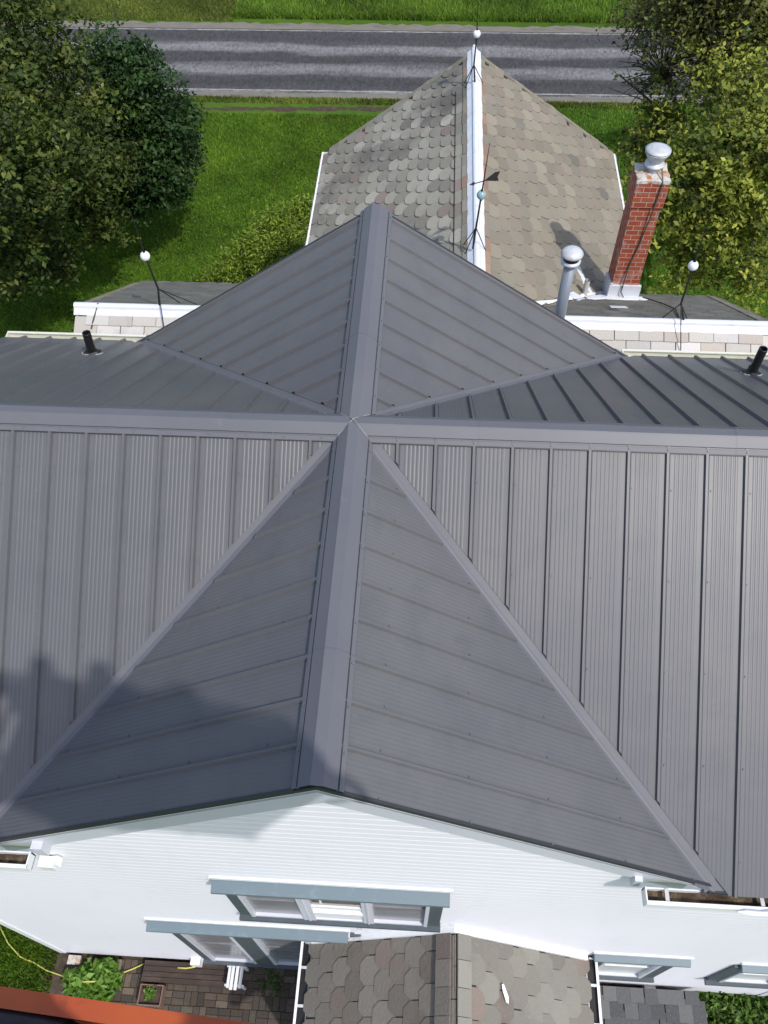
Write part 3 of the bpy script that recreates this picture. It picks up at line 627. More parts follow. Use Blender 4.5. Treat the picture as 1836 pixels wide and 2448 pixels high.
A_ = Vector((0, 1, 0)); D_ = Vector((k, 0, -MS*k)); N_ = Vector((MS*k, 0, k)); P_ = Vector((NX+4.3, 17.0, Z0-4.3*MS)); bs = MB(); bs.obox(P_+N_*.14, A_*.5+D_*.5, D_*.9, N_*.02); bs.build('loose_slate', M_flash, sr)

# ------------------------------------------------------------------ porch roof by the near wall
pr_ = empty('entry_porch', (3.6, -11.5, G), 'slate roofed porch with hexagonal tiles projecting from the white wall', 'porch')
PX, PZ, PHW = 3.6, -16.0, 5.35; PM = .80; PS = math.sqrt(1+PM*PM); pk = 1/PS; PY0, PY1 = -9.3, -15.5
dp = MB(); ch5 = lambda t0, t1, w: [(PX-w, PZ-w*PM-t0), (PX, PZ-t0), (PX+w, PZ-w*PM-t0), (PX+w, PZ-w*PM-t1), (PX, PZ-t1), (PX-w, PZ-w*PM-t1)]
dp.prism([(a, PY0, z) for a, z in ch5(.0, .22, PHW)], (0, PY1-PY0, 0)); pro = dp.build('porch_roof', M_felt, pr_)
pc = [(.18, .172, .148), (.195, .188, .162), (.165, .155, .135), (.19, .178, .152), (.205, .198, .172), (.17, .163, .142)]*3+[(.175, .145, .125), (.19, .155, .13)]
pcl = [(.175, .155, .13), (.185, .165, .14), (.16, .138, .115), (.178, .158, .135), (.19, .172, .148)]*3+[(.18, .145, .125), (.19, .155, .13)]
for sx, cs in ((1, pc), (-1, pcl)):
    t_ = MB(); tiles(t_, (PX, 0, PZ), (0, 1, 0), (sx*pk, 0, -PM*pk), (sx*PM*pk, 0, pk), lambda a, s: PY1 < a < PY0+.2, PY1, PY0, PHW*PS, 1.0, .70, cs, kind='hexp', firstrect=0, tilt=.06, jit=.02, th=.02); t_.build('slate_tiles', M_slateP, pro)
    cp_ = MB(); 
    for i in range(8):
        y0 = PY0-.15-i*.85; D_ = Vector((sx*pk, 0, -PM*pk)); N_ = Vector((sx*PM*pk, 0, pk)); P_ = Vector((PX+sx*.02, y0, PZ))
        cp_.obox(P_+N_*(.14+.01*(i % 2)), (0, -.83, 0), D_*.62, N_*.05, pick(pc if sx > 0 else pcl, .15))
    cp_.build('ridge_slates', M_slateP, pro)
    gp = MB(); x = PX+sx*PHW; gutter(gp, (x, PY0-.05, PZ-PHW*PM-.02), (x, PY1, PZ-PHW*PM-.02), (sx, 0, 0), .42, .35, .04); go = gp.build('gutter', M_white, pr_)
    db = MB(); db.box(min(x+sx*.04, x+sx*.4), max(x+sx*.04, x+sx*.4), PY1, PY0-.1, PZ-PHW*PM-.25, PZ-PHW*PM-.18); db.build('gutter_debris', M_rubber, go)
    hg = MB()
    for y in np.arange(PY1, PY0-.3, 1.3): hg.box(min(x, x+sx*.42), max(x, x+sx*.42), y-.05, y+.05, PZ-PHW*PM-.05, PZ-PHW*PM-.03)
    build_each(hg, 'gutter_hanger', M_galv, go)
fw = MB(); fw.prism([(a, PY0-.02, z) for a, z in ch5(-.30, -.06, PHW+.05)], (0, -.16, 0)); fw.prism([(a, PY0+.03, z) for a, z in ch5(-.55, -.28, PHW+.05)], (0, -.05, 0)); fw.build('wall_flashing', M_white, pr_)
pw = MB(); zb = PZ-PHW*PM-.1
pw.box(PX-PHW+.7, PX+PHW-.7, PY1+.7, PY0, G, zb); pw.prism([(PX-PHW+.7, PY1+.7, zb), (PX+PHW-.7, PY1+.7, zb), (PX, PY1+.7, PZ-.5)], (0, .1, 0)); pw.build('wall', M_siding, pr_)
bs = MB(); D_ = Vector((pk, 0, -PM*pk)); N_ = Vector((PM*pk, 0, pk)); P_ = Vector((PX+1.65, -11.0, PZ-1.65*PM)); bs.add([P_+N_*.17+D_*a*.65+Vector((0, b_*.7, 0)) for a, b_ in ((0, .25), (.15, .3), (.5, -.25), (.48, -.55), (.30, -.5), (.05, 0))], [(0, 1, 2, 3, 4, 5)]); bs.build('paper_scrap', M_white, pro)

# cellar bulkhead with grey shingles
cbk = empty('cellar_entrance', (13, -10.5, G), 'low cellar entrance under small grey shingles beside the porch', 'cellar entrance')
c1 = MB(); c1.box(9.8, 15.1, -12.8, -9.55, G, G+1.2); c1.build('wall', M_soil, cbk)
c2 = MB(); c2.prism([(9.6, -9.45, G+1.9), (9.6, -9.45, G+1.7), (9.6, -13.2, G+1.2), (9.6, -13.2, G+1.4)], (5.7, 0, 0)); cr_ = c2.build('shingle_roof', M_felt, cbk)
t_ = MB(); dv = Vector((0, -3.75, -.5)).normalized(); nv = Vector((0, -.5, 3.75)).normalized()
tiles(t_, (0, -9.45, G+1.9), (1, 0, 0), dv, nv, lambda a, s: 9.7 < a < 15.3, 9.7, 15.2, 3.8, .62, .62, [(.085, .087, .09), (.11, .112, .115), (.075, .077, .08), (.13, .13, .13)], kind='rect', tilt=.06, jit=.05); t_.build('shingles', M_shing, cr_)

# ------------------------------------------------------------------ patio and garden things
pv = MB(); cols = [(.085, .062, .05), (.07, .055, .046), (.11, .085, .065), (.06, .05, .042), (.08, .062, .048), (.075, .065, .05)]
yy = -9.35; row = 0
while yy > -14.5:
    xx = -14.5+random.uniform(0, .3)
    while xx < -2.2:
        vert = random.random() < .45; w_ = .32 if vert else .58; h_ = .58 if vert else .28
        if vert: pv.box(xx, xx+w_-.03, yy-h_, yy-.01, G-.05, G+.06+random.uniform(0, .03), pick(cols, .25))
        else:
            for q in (0, 1): pv.box(xx, xx+w_-.03, yy-(q+1)*.295, yy-q*.295-.02, G-.05, G+.06+random.uniform(0, .03), pick(cols, .25))
        xx += w_
    yy -= .60
tag(pv.build('paved_patio', M_paver), kind='structure')
so_ = MB(); so_.add([(-15.6, -9.2, G+.016), (-1.9, -9.2, G+.016), (-1.9, -15, G+.016), (-15.1, -15, G+.016)], [(0, 3, 2, 1)]); tag(so_.build('garden_soil', M_soil), kind='structure')
dm = MB()
for i in range(4): dm.box(-10.55, -6.35, -9.62-i*.23, -9.41-i*.23, G+.14, G+.62)
dk_ = tag(dm.build('board_walkway', M_wood, loc=(-8.4, -10, G)), 'dark weathered board platform beside the white wall', 'platform')
ss = MB(); ss.box(-14.4, -13.8, -9.75, -9.35, G+.05, G+.30); tag(ss.build('stepping_stone', M_crown, loc=(-14.1, -9.5, G)), 'pale stone block at the foot of the house corner', 'stone')
bk = MB(); bk.box(-11.95, -11.75, -10.0, -9.42, G+.08, G+.34); tag(bk.build('loose_paver', M_gravel, loc=(-11.8, -9.7, G)), 'pale upright brick standing proud of the dark pavers', 'brick')
# white slatted bench
be = empty('garden_bench', (-6.0, -9.9, G), 'small white slatted bench on the brick patio', 'bench')
bz = G+1.2
s1 = MB()
for xo in (-.28, -.10, .10, .28): s1.box(-6.0+xo-.07, -6.0+xo+.07, -10.55+abs(xo)*.5, -9.25-abs(xo)*.5, bz+(.12 if abs(xo) < .2 else 0), bz+(.20 if abs(xo) < .2 else .08))
s1.build('seat_slats', M_white, be)
for yo in (-10.3, -9.5):
    s2_ = MB(); s2_.box(-6.45, -5.55, yo-.05, yo+.05, bz-.10, bz-.02); s2_.build('cross_rail', M_white, be)
    for xo in (-.36, .36):
        s3 = MB(); s3.box(-6+xo-.05, -6+xo+.05, yo-.05, yo+.05, G+.06, bz-.1); s3.build('leg', M_white, be)
# planter
pl = empty('planter_box', (-9.95, -10.85, G), 'square brown rimmed planter box on the dark patio', 'planter')
M_rim = mat('terracotta_rim', (0.17, 0.10, 0.08), .8)
q_ = MB(); px0, px1, py0, py1 = -10.5, -9.4, -11.3, -10.42
q_.box(px0, px1, py1-.05, py1, G+.1, G+.75); q_.box(px0, px1, py0, py0+.05, G+.1, G+.75); q_.box(px0, px0+.05, py0+.05, py1-.05, G+.1, G+.75); q_.box(px1-.05, px1, py0+.05, py1-.05, G+.1, G+.75); q_.build('side_panel', M_rim, pl)
q_ = MB(); q_.box(px0+.06, px1-.06, py0+.06, py1-.06, G+.1, G+.55); q_.build('planting_soil', M_soil, pl)
# hose
hz = MB(); hz.smooth = True
hp_ = [(-18.9, -7.6), (-18.24, -8.3), (-17.6, -9.0), (-16.82, -9.55), (-16.1, -9.75), (-15.4, -10.05), (-14.5, -10.25)]
hz.tube([(x, y, G+.10+.03*math.sin(i)) for i, (x, y) in enumerate(hp_)]+[(-13.8, -10.5, G+.5), (-13.2, -10.55, G+1.25), (-12.6, -10.5, G+1.2), (-12.0, -10.25, G+.5), (-11.6, -9.95, G+.2), (-11.15, -9.75, G+.15), (-10.7, -9.52, G+.15)], .034, 8)
tag(hz.build('garden_hose', M_yellow, loc=(-15, -9.8, G)), 'long yellow garden hose snaking over lawn, leafy bush and patio', 'hose')
hz = MB(); hz.smooth = True; hz.tube([(-7.95, -9.5, G+.75), (-8.1, -9.58, G+.7), (-8.5, -9.66, G+.68), (-8.9, -9.66, G+.68)], .04, 8)
tag(hz.build('garden_hose', M_yellow, loc=(-8.4, -9.6, G)), 'short pale hose end hanging from the white tap cover', 'hose')

# ------------------------------------------------------------------ foliage
def leafcloud(name, m, pos, size, cols, aspect=.55, parent=None, upbias=.5, loc=None):
    """pos Nx3 in units; one quad-folded leaf per point"""
    pos = np.asarray(pos, float); N_ = len(pos)
    org = np.array(ORG[parent.name]) if parent is not None else np.array(loc if loc is not None else (0, 0, 0))
    nrm = RNG.normal(size=(N_, 3)); nrm[:, 2] = np.abs(nrm[:, 2])+upbias; nrm /= np.linalg.norm(nrm, axis=1)[:, None]
    t = RNG.normal(size=(N_, 3)); t -= (t*nrm).sum(1)[:, None]*nrm; t /= np.linalg.norm(t, axis=1)[:, None]
    b_ = np.cross(nrm, t); sz = size*RNG.uniform(.45, 1.45, N_)[:, None]
    p = (pos-org)
    V = np.stack([p-t*sz*.5, p+b_*sz*aspect*.5+nrm*sz*.1, p+t*sz*.5, p-b_*sz*aspect*.5+nrm*sz*.1], 1).reshape(-1, 3)*U
    me = bpy.data.meshes.new(name); me.vertices.add(4*N_); me.vertices.foreach_set('co', V.ravel().astype('f'))
    idx = np.arange(4*N_).reshape(-1, 4); F = np.concatenate([idx[:, [0, 1, 2]], idx[:, [0, 2, 3]]], 1).reshape(-1)
    me.loops.add(6*N_); me.loops.foreach_set('vertex_index', F.astype('i')); me.polygons.add(2*N_)
    me.polygons.foreach_set('loop_start', np.arange(0, 6*N_, 3).astype('i')); me.update(calc_edges=True)
    at = me.attributes.new('tint', 'FLOAT_COLOR', 'FACE'); cols = np.asarray(cols, float)
    if cols.ndim == 2 and len(cols) != N_: cols = cols[RNG.integers(0, len(cols), N_)]
    cols = cols*RNG.uniform(.75, 1.25, (N_, 1)); C4 = np.concatenate([cols, np.ones((N_, 1))], 1)
    at.data.foreach_set('color', np.repeat(C4, 2, 0).ravel().astype('f'))
    me.materials.append(m); o = bpy.data.objects.new(name, me); COL.objects.link(o)
    if parent is not None: o.parent = parent
    else: o.location = Vector(org)*U
    ORG[o.name] = Vector(org); return o
def blob_points(blobs, n_clusters, per, spread, shell=.75):
    """clusters of leaves inside a set of lobes (x,y,z,r,weight)"""
    B = np.array([b_[:4] for b_ in blobs], float); wgt = np.array([b_[3]**2*(b_[4] if len(b_) > 4 else 1) for b_ in blobs]); wgt /= wgt.sum()
    ids = RNG.choice(len(B), n_clusters, p=wgt); d = RNG.normal(size=(n_clusters, 3)); d /= np.linalg.norm(d, axis=1)[:, None]
    rr = B[ids, 3]*(shell+(1-shell)*RNG.uniform(-1, 1, n_clusters)**1)*(1+.16*np.sin(d[:, 0]*7+d[:, 2]*5+ids)+.1*np.sin(d[:, 1]*11+ids*2))
    c = B[ids, :3]+d*rr[:, None]*np.array([1, 1, .85])
    # clusters elongate outwards and droop slightly
    k1 = RNG.normal(size=(n_clusters, per, 3))*spread*np.array([1, 1, .55])
    P = c[:, None, :]+k1; P[:, :, 2] -= np.abs(k1[:, :, 0])*.15
    return P.reshape(-1, 3), np.repeat(np.arange(n_clusters), per), c
def tree(name, label, base, blobs, ncl, per, spread, size, cols, sidecols=None, branches=26, trunk_r=.55, shell=.72, group=None, bare=0):
    root = empty(name, base, label, 'tree', group)
    P, cid, cl = blob_points(blobs, ncl, per, spread, shell); keep = P[:, 2] > G+.3; P = P[keep]; cid = cid[keep]
    ccol = np.asarray(cols, float)[RNG.integers(0, len(cols), ncl)]; ccol = ccol*(1+.38*np.sin(cl[:, :1]*1.1+1.7*np.sin(cl[:, 2:3]*.9))*np.sin(cl[:, 2:3]*1.3+cl[:, 1:2]*.5))
    leafcloud('crown', M_leaf, P, size, ccol[cid], parent=root)
    tb = MB(); tb.smooth = True; bx_, by_, bz_ = base; cz = np.mean([b_[2] for b_ in blobs]); cxm = np.mean([b_[0] for b_ in blobs]); cym = np.mean([b_[1] for b_ in blobs])
    fork = Vector((bx_*.7+cxm*.3, by_*.7+cym*.3, bz_+(cz-bz_)*.55)); tb.tube([base, Vector(base).lerp(fork, .5)+Vector((.15, .1, 0)), fork], [trunk_r*1.3, trunk_r, trunk_r*.8], 10); tb.build('trunk', M_bark, root)
    lb = MB()
    for i in range(branches):
        tgt = Vector(cl[RNG.integers(0, ncl)]); mid = fork.lerp(tgt, .45)+Vector((random.uniform(-.6, .6), random.uniform(-.6, .6), random.uniform(.2, 1.0)))
        lb.tube([fork, mid, tgt], [trunk_r*.38, trunk_r*.2, .04], 6)
        for q in range(3): 
            t2 = tgt+Vector((random.uniform(-1, 1), random.uniform(-1, 1), random.uniform(-.5, 1)))*1.4; lb.tube([mid.lerp(tgt, .5+.15*q), t2], [.06, .015], 4)
    for i in range(bare):
        bb = blobs[-1-(i % 3)]; c = Vector(bb[:3]); d = Vector(RNG.normal(size=3)).normalized(); st = c-d*bb[3]*.2; m_ = c+d*bb[3]*.6; 
        lb.tube([st, m_+Vector((0, 0, .3)), c+d*bb[3]*1.1], [.07, .045, .015], 4)
        for q in range(4):
            e = Vector(RNG.normal(size=3)).normalized(); s_ = st.lerp(m_, random.uniform(.3, 1)); lb.tube([s_, s_+(d+e*.8)*bb[3]*.35], [.03, .01], 4)
    lb.build('limbs', M_bark, root)
    return root
def B_(px, py, z, r, w=1.0): p = hd(px, py, 2, z); return (p[0], p[1], z, r, w)
olive = [(.062, .090, .015), (.042, .068, .012), (.085, .11, .020), (.024, .042, .008), (.12, .14, .030), (.030, .052, .010), (.07, .10, .018)]
darkg = [(.018, .048, .010), (.026, .060, .014), (.014, .036, .009), (.034, .072, .018), (.045, .09, .025)]
yellowg = [(.23, .26, .035), (.18, .22, .03), (.29, .31, .05), (.10, .14, .02), (.21, .235, .035), (.06, .085, .015)]
A_bl = [B_(60, 330, -12, 5.2), B_(-40, 150, -10, 6), B_(60, 50, -9, 4.6), B_(110, 170, -12, 4.0), B_(190, 250, -15, 3.2), B_(60, 470, -18, 4.2), B_(170, 430, -19, 3.6), B_(120, 560, -22, 2.6), B_(215, 360, -17, 2.8),
        B_(-40, 330, -10, 5), B_(20, 570, -21, 3.0), B_(225, 500, -22, 2.2), B_(100, 300, -13, 4), B_(-30, 520, -17, 4)]
tree('leafy_tree', 'large olive green leafy tree at the left beside the lawn', (-30, 42, G), A_bl, 2900, 13, .36, .38, olive, branches=34, trunk_r=.9, shell=.62)
B_bl = [B_(290, 190, -15, 3.0), B_(350, 280, -18, 2.7), B_(330, 370, -20, 2.8), B_(235, 140, -14, 2.6), B_(390, 240, -19, 1.8), B_(300, 425, -22, 2.0), B_(370, 390, -22, 1.9), B_(250, 260, -17, 3.0), B_(400, 330, -21, 1.5), B_(290, 120, -14.5, 1.6), B_(240, 380, -20, 2.6)]
tree('dense_tree', 'dense dark green tree between the olive tree and the lawn', (-25, 50, G), B_bl, 1900, 14, .34, .38, darkg, branches=20, trunk_r=.6, shell=.68)
C_bl = [B_(1470, 430, -15, 4.0), B_(1590, 330, -12, 4.8), B_(1410, 320, -17, 2.6), B_(1620, 480, -16, 3.6), B_(1500, 570, -20, 2.8), B_(1620, 600, -20, 2.6), B_(1440, 260, -16, 2.8), B_(1540, 470, -16, 3.2, .6), B_(1480, 500, -19, 2.6, .5), B_(1370, 300, -20, 1.8, .7),
        B_(1690, 300, -12, 4.5), B_(1600, 200, -11, 4.5, .7), B_(1560, 140, -12, 4.2, .4), B_(1430, 160, -15, 3.2, .22), B_(1640, 60, -10, 5.0, .5)]
tree('spring_tree', 'yellow green spring tree with bare upper twigs behind the chimney', (26, 46, G), C_bl, 2500, 12, .33, .36, yellowg, branches=60, trunk_r=.7, shell=.60, bare=110)
D_bl = [B_(1500, 20, -10, 5, .8), B_(1620, -40, -8, 6, 1), B_(1400, 30, -14, 3.2, .5)]
tree('sparse_tree', 'brownish sparse tree at the top right over the road edge', (33, 66, G), D_bl, 1300, 10, .5, .36, [(.09, .10, .025), (.11, .11, .03), (.07, .075, .022), (.16, .17, .03)], branches=30, trunk_r=.3, shell=.6, bare=60)
def bush(name, label, cat, base, blobs, ncl, per, spread, size, cols, aspect=.5, shell=.6, stems=30):
    root = empty(name, base, label, cat); P, cid, cl = blob_points(blobs, ncl, per, spread, shell); keep = P[:, 2] > G+.05; P = P[keep]; cid = cid[keep]
    cc_ = np.asarray(cols, float)[RNG.integers(0, len(cols), ncl)]; leafcloud('foliage', M_leaf, P, size, cc_[cid], aspect, root)
    lb = MB()
    for i in range(stems):
        t_ = Vector(cl[RNG.integers(0, ncl)]); b0 = Vector(base)+Vector((random.uniform(-.5, .5), random.uniform(-.5, .5), 0)); 
        if t_.z > G+.4: lb.tube([b0, b0.lerp(t_, .6)+Vector((0, 0, .2)), t_], [.05, .035, .012], 4)
    lb.build('stems', M_bark, root); return root
shc = [(.15, .23, .02), (.18, .27, .025), (.22, .29, .035), (.09, .14, .018)]
bush('lawn_shrub', 'twiggy bright green shrub on the lawn beside the slate wing', 'shrub', (-9.5, 36, G), [B_(510, 585, -27, 1.7), B_(570, 560, -26, 2.0), B_(620, 520, -25.5, 2.0), B_(650, 480, -26, 1.7), B_(455, 598, -28, 1.0), B_(560, 500, -27, 1.4, .6), B_(480, 560, -27.6, 1.1, .6), B_(600, 470, -25, 1.6, .7), B_(540, 530, -25.5, 1.5), B_(660, 450, -25, 1.4)], 1300, 11, .35, .30, shc, .35, .6, 60)
hc = [(.10, .20, .022), (.13, .25, .035), (.07, .16, .02), (.16, .28, .05)]
bush('leafy_bush', 'round bright green leafy bush between the lawn and the patio', 'bush', (-12.9, -10.5, G), [(-12.9, -10.55, G+.5, .95), (-12.4, -10.2, G+.45, .75), (-13.5, -10.5, G+.4, .7), (-12.7, -11.2, G+.4, .8)], 330, 6, .16, .36, hc, .55, .7, 20)
bush('potted_plant', 'small green rosette plant growing in the planter box', 'plant', (-9.95, -10.8, G+.5), [(-9.95, -10.78, G+.75, .22)], 30, 4, .07, .17, hc, .45, .7, 3)
bush('patio_weeds', 'low green weeds on the shaded patio beside the white bench', 'weeds', (-4.4, -9.9, G+.05), [(-4.4, -9.75, G+.15, .35), (-4.2, -10.3, G+.15, .3), (-4.8, -10.0, G+.12, .25)], 60, 5, .1, .14, [(.05, .10, .02), (.07, .13, .03)], .4, .6, 3)
hb = [( .06, .12, .02), (.09, .17, .025), (.045, .09, .016), (.12, .2, .04)]
bush('ground_shrub', 'low leafy ground cover shrub by the right end of the white wall', 'shrub', (17.5, -10.5, G), [(16.0+i*.85, -9.95-.75*j, G+.35, .75) for i in range(5) for j in range(4)], 1100, 6, .2, .24, hb, .5, .6, 40)
# ---- grass
def blades(name, label, regs, h, w, cols, lean=.5):
    P = []; 
    for (x0, x1, y0, y1, n, zz) in regs: P.append(np.stack([RNG.uniform(x0, x1, n), RNG.uniform(y0, y1, n), np.full(n, zz)], 1))
    P = np.concatenate(P); N_ = len(P); d = RNG.normal(size=(N_, 3)); d[:, 2] = 0; a = RNG.normal(size=(N_, 3)); a[:, 2] = 0; a /= np.linalg.norm(a, axis=1)[:, None]
    hh = h*RNG.uniform(.5, 1.3, N_)[:, None]; V = np.stack([P-a*w, P+a*w, P+d*lean*hh*.6+np.array([0, 0, 1])*hh], 1).reshape(-1, 3)*U
    me = bpy.data.meshes.new(name); me.vertices.add(3*N_); me.vertices.foreach_set('co', V.ravel().astype('f')); me.loops.add(3*N_); me.loops.foreach_set('vertex_index', np.arange(3*N_).astype('i'))
    me.polygons.add(N_); me.polygons.foreach_set('loop_start', np.arange(0, 3*N_, 3).astype('i')); me.update(calc_edges=True)
    cols = np.asarray(cols, float)[RNG.integers(0, len(cols), N_)]*RNG.uniform(.7, 1.3, (N_, 1))
    pat = np.sin(P[:, 0]*.35+np.sin(P[:, 1]*.5)*1.5)*np.sin(P[:, 1]*.28+1)+.6*np.sin(P[:, 0]*1.3+2*np.sin(P[:, 1]*.9))*np.sin(P[:, 1]*1.1); cols = cols*(1+.28*pat[:, None])*np.array([1, 1, 1])+np.clip(pat[:, None]-.5, 0, 1)*np.array([.03, .01, 0])
    at = me.attributes.new('tint', 'FLOAT_COLOR', 'FACE'); at.data.foreach_set('color', np.concatenate([cols, np.ones((N_, 1))], 1).ravel().astype('f'))
    me.materials.append(M_grassb); o = bpy.data.objects.new(name, me); COL.objects.link(o); return tag(o, label, 'grass', kind='stuff')
lg = [(.095, .20, .012), (.115, .235, .014), (.07, .15, .011), (.15, .27, .02), (.13, .21, .018), (.10, .15, .02)]
blades('lawn_grass', 'mown green lawn grass behind and beside the house', [(-34, -3, 26, 67.2, 150000, G), (10, 36, 30, 69.5, 60000, G), (-24, -15, -13, -3, 30000, G), (-22, -12, 12, 26, 20000, G)], .22, .05, lg)
blades('verge_grass', 'rough bright green grass along the far side of the road', [(-22, 34, 87.6, 90, 26000, G), (-22, 34, 90, 101, 60000, G)], .75, .07, [(.11, .21, .02), (.15, .26, .025), (.08, .16, .018), (.20, .30, .04)], .7)
blades('verge_grass', 'short olive mown grass beyond the road at the upper left', [(-60, -22, 86.8, 101, 45000, G), (-30, 25, 69.2, 70.3, 5000, G)], .3, .06, [(.14, .17, .03), (.17, .19, .04), (.11, .14, .025)], .6)
dnd = MB()
for i in range(110):
    x, y = random.uniform(-22, -6), random.uniform(34, 60); dnd.ball((x, y, G+.22), random.uniform(.02, .04), 5)
tag(dnd.build('lawn_flowers', mat('pale_petals', (.45, .45, .2), .8)), 'tiny pale flower heads dotted over the lawn', 'flowers', kind='stuff')

# ------------------------------------------------------------------ lightning rods
def rod(label, base, joint, feet, ballp, tip, ball_r, ballm, vane=None):
    root = empty('lightning_rod', base, label, 'lightning rod', 'lightning rods along the slate ridges')
    base, joint, ballp, tip = map(Vector, (base, joint, ballp, tip))
    m = MB(); m.tube([base, joint, ballp, tip], [.045, .045, .035, .01], 8); m.build('rod', M_iron, root)
    bl = MB(); bl.smooth = True; bl.ball(ballp, ball_r, 24); bl.build('glass_ball', ballm, root)
    for pr2 in ([(.06, -ball_r-.05), (.07, -ball_r+.01)], [(.06, ball_r-.01), (.04, ball_r+.06)]): cz = MB(); cz.lathe(ballp, pr2, 10); cz.build('collar', M_iron, root)
    for f in feet:
        l = MB(); l.tube([joint, Vector(f)], .022, 6); l.build('leg', M_iron, root)
    if vane:
        a, b_ = map(Vector, vane); d = (b_-a).normalized(); v = MB(); v.tube([a, b_], .022, 6); up = Vector((0, .3, 1)).normalized()
        v.prism([b_-d*.55, b_-d*.1+up*.22, b_+d*.12+up*.20, b_+d*.02, b_+d*.1-up*.16, b_-d*.1-up*.12], (0, .03, 0)); v.prism([a, a+d*.2+up*.08, a+d*.2-up*.08], (0, .02, 0)); v.build('arrow_vane', M_iron, root)
    return root
def on(px, py, y): return hit(px, py, 1, y)
# left
y = 12.2
rod('lightning rod with white glass ball on the left slate ridge', (-9.4, y, Z0+.1), on(378, 690, y+.25), [(-9.65, y+.6, Z0-.25), (-8.8, y+.8, Z0-.3), (-8.0, y+.6, Z0-.2), (-8.95, y-1.6, Z0-.85)], on(347, 612, y+.45), on(310, 500, y+.8), .20, M_glassw)
rod('lightning rod with white glass ball right of the brick chimney', (12.3, y, Z0+.1), on(1628, 726, y+.15), [(11.6, y+.6, Z0-.2), (12.6, y+.5, Z0-.2), (12.2, y-1.3, Z0-.7)], on(1657, 635, y+.3), on(1702, 505, y+.6), .20, M_glassw)
y = 31.0
rod('lightning rod with white glass ball at the far end of the slate ridge', (NX, y-.3, Z0+.2), on(1133, 155, y), [hit(1103, 213, 2, Z0-.6), hit(1107, 227, 2, Z0-.5), hit(1163, 216, 2, Z0-.6)], on(1140, 81, y+.1), on(1142, 15, y+.2), .20, M_glassw)
y = 16.7
rod('lightning rod with turquoise ball and arrow vane on the slate ridge', (3.72, y-.2, Z0+.2), on(1138, 544, y), [hit(1102, 593, 2, Z0-.5), hit(1107, 620, 2, Z0-.45), hit(1168, 616, 2, Z0-.55)], on(1151, 466, y+.05), on(1171, 341, y+.2), .20, M_glasst,
    (on(1123, 442, y-.1), on(1188, 424, y+.3)))
# conductor cables
cbm = MB(); cbm.tube([(NX-1.0, yy_, Z0-1.0*MS+.16+.01*math.sin(yy_*3)) for yy_ in np.arange(14, 32, 1.0)], .022, 5)
tag(cbm.build('conductor_cable', M_iron, loc=(NX-1, 22, Z0)), 'thin black conductor cable running down the slate roof beside its ridge', 'cable')
cbm = MB(); cbm.tube([(EX0+1.1, EY+.35, Z0-.1), (EX0+.95, EY, Z0+.22), (EX0+.8, EY-.5, Z0-.15), (EX0+.7, EY-.85, Z0-.42)], .04, 6)
tag(cbm.build('conductor_cable', M_rod, loc=(EX0+1, EY, Z0)), 'grey cable looped over the left end of the white ridge', 'cable')
cbm = MB(); cbm.tube([(12.0, 17.4, -10.0), (12.6, 16.3, -9.4), (12.8, 15, -8.6), (12.4, 13.2, -7.5)], .03, 5)
tag(cbm.build('conductor_cable', M_iron, loc=(12, 15, -8)), 'black cable from the chimney foot to the right lightning rod', 'cable')
cbm = MB(); a_ = Vector(hd(470, 480, 2, -20)); b_ = Vector((NX-NHW+.2, 25, -13.0)); cbm.tube([a_.lerp(b_, t)+Vector((0, 0, -1.0*math.sin(math.pi*t))) for t in np.linspace(0, 1, 14)], .02, 5)
tag(cbm.build('overhead_wire', M_iron, loc=tuple(a_)), 'thin dark wire running above the lawn to the slate wing', 'wire')

# ------------------------------------------------------------------ lift basket and its crew (just below and behind the camera)
lift = empty('lift_basket', (3.6, -16.2, 8.6), 'orange painted lift basket rail at the lower left corner', 'lift basket')
ra = Vector(hd(-260, 2092, 2, 12.25)); rb = Vector(hd(900, 2262, 2, 12.25)); dr = (rb-ra).normalized(); side = dr.cross(Vector((0, 0, 1))).normalized()  # toward -y
if side.y > 0: side = -side
def rail(z, name='rail', t=.15, wd=.085):
    m = MB(); off = Vector((0, 0, z-12.25)); p = ra-dr*1.2+off; m.obox(p+Vector((0, 0, -t)), dr*7.0, side*wd, Vector((0, 0, t))); 
    p2 = p+side*2.4; m.obox(p2+Vector((0, 0, -t)), dr*7.0, side*.18, Vector((0, 0, t)))
    for q in (p, p+dr*6.85): m.obox(q+side*wd+Vector((0, 0, -t*.9)), dr*.18, side*(2.4-wd), Vector((0, 0, t*.85)))
    return m.build(name, M_orange, lift)
rail(12.25); rail(10.8, t=.12, wd=.14)
M_pad = mat('worn_black_grip', (.012, .010, .013), .55, 0, .4, [(4, (.045, .032, .035), .5, .65, ONE, 1.0)])
def rail_u(px): q = Vector(hd(px, 2130+.146*px, 2, 12.25)); return (q-(ra-dr*1.2)).dot(dr)
for a_, b_ in ((-120, 262), (330, 700)):
    u0, u1 = rail_u(a_), rail_u(b_); pm = MB(); pm.smooth = True; c0 = ra-dr*1.2+side*.21+Vector((0, 0, -.10))
    us = [u0, u0+.03, u0+.10, u0+.3]+[u0+(u1-u0)*f for f in (.5, .7)]+[u1-.25, u1-.12, u1-.04, u1]
    pm.tube([c0+dr*u+side*.015*math.sin(u*9) for u in us], [.02, .08, .125, .14, .135, .145, .13, .11, .06, .02], 14); pm.build('grip_pad', M_pad, lift)
tb_ = MB(); tb_.obox(ra-dr*1.2+side*.10+Vector((0, 0, -.32)), dr*7.0, side*.5, Vector((0, 0, .10))); tb_.build('ledge_plate', M_orange, lift)
p = ra-dr*1.2; m = MB()
for i in range(5):
    for s_ in (.03, 2.42): m.obox(p+dr*(i*1.72)+side*s_+Vector((0, 0, -2.9)), dr*.13, side*.12, Vector((0, 0, 2.75)))
build_each(m, 'post', M_orange, lift)
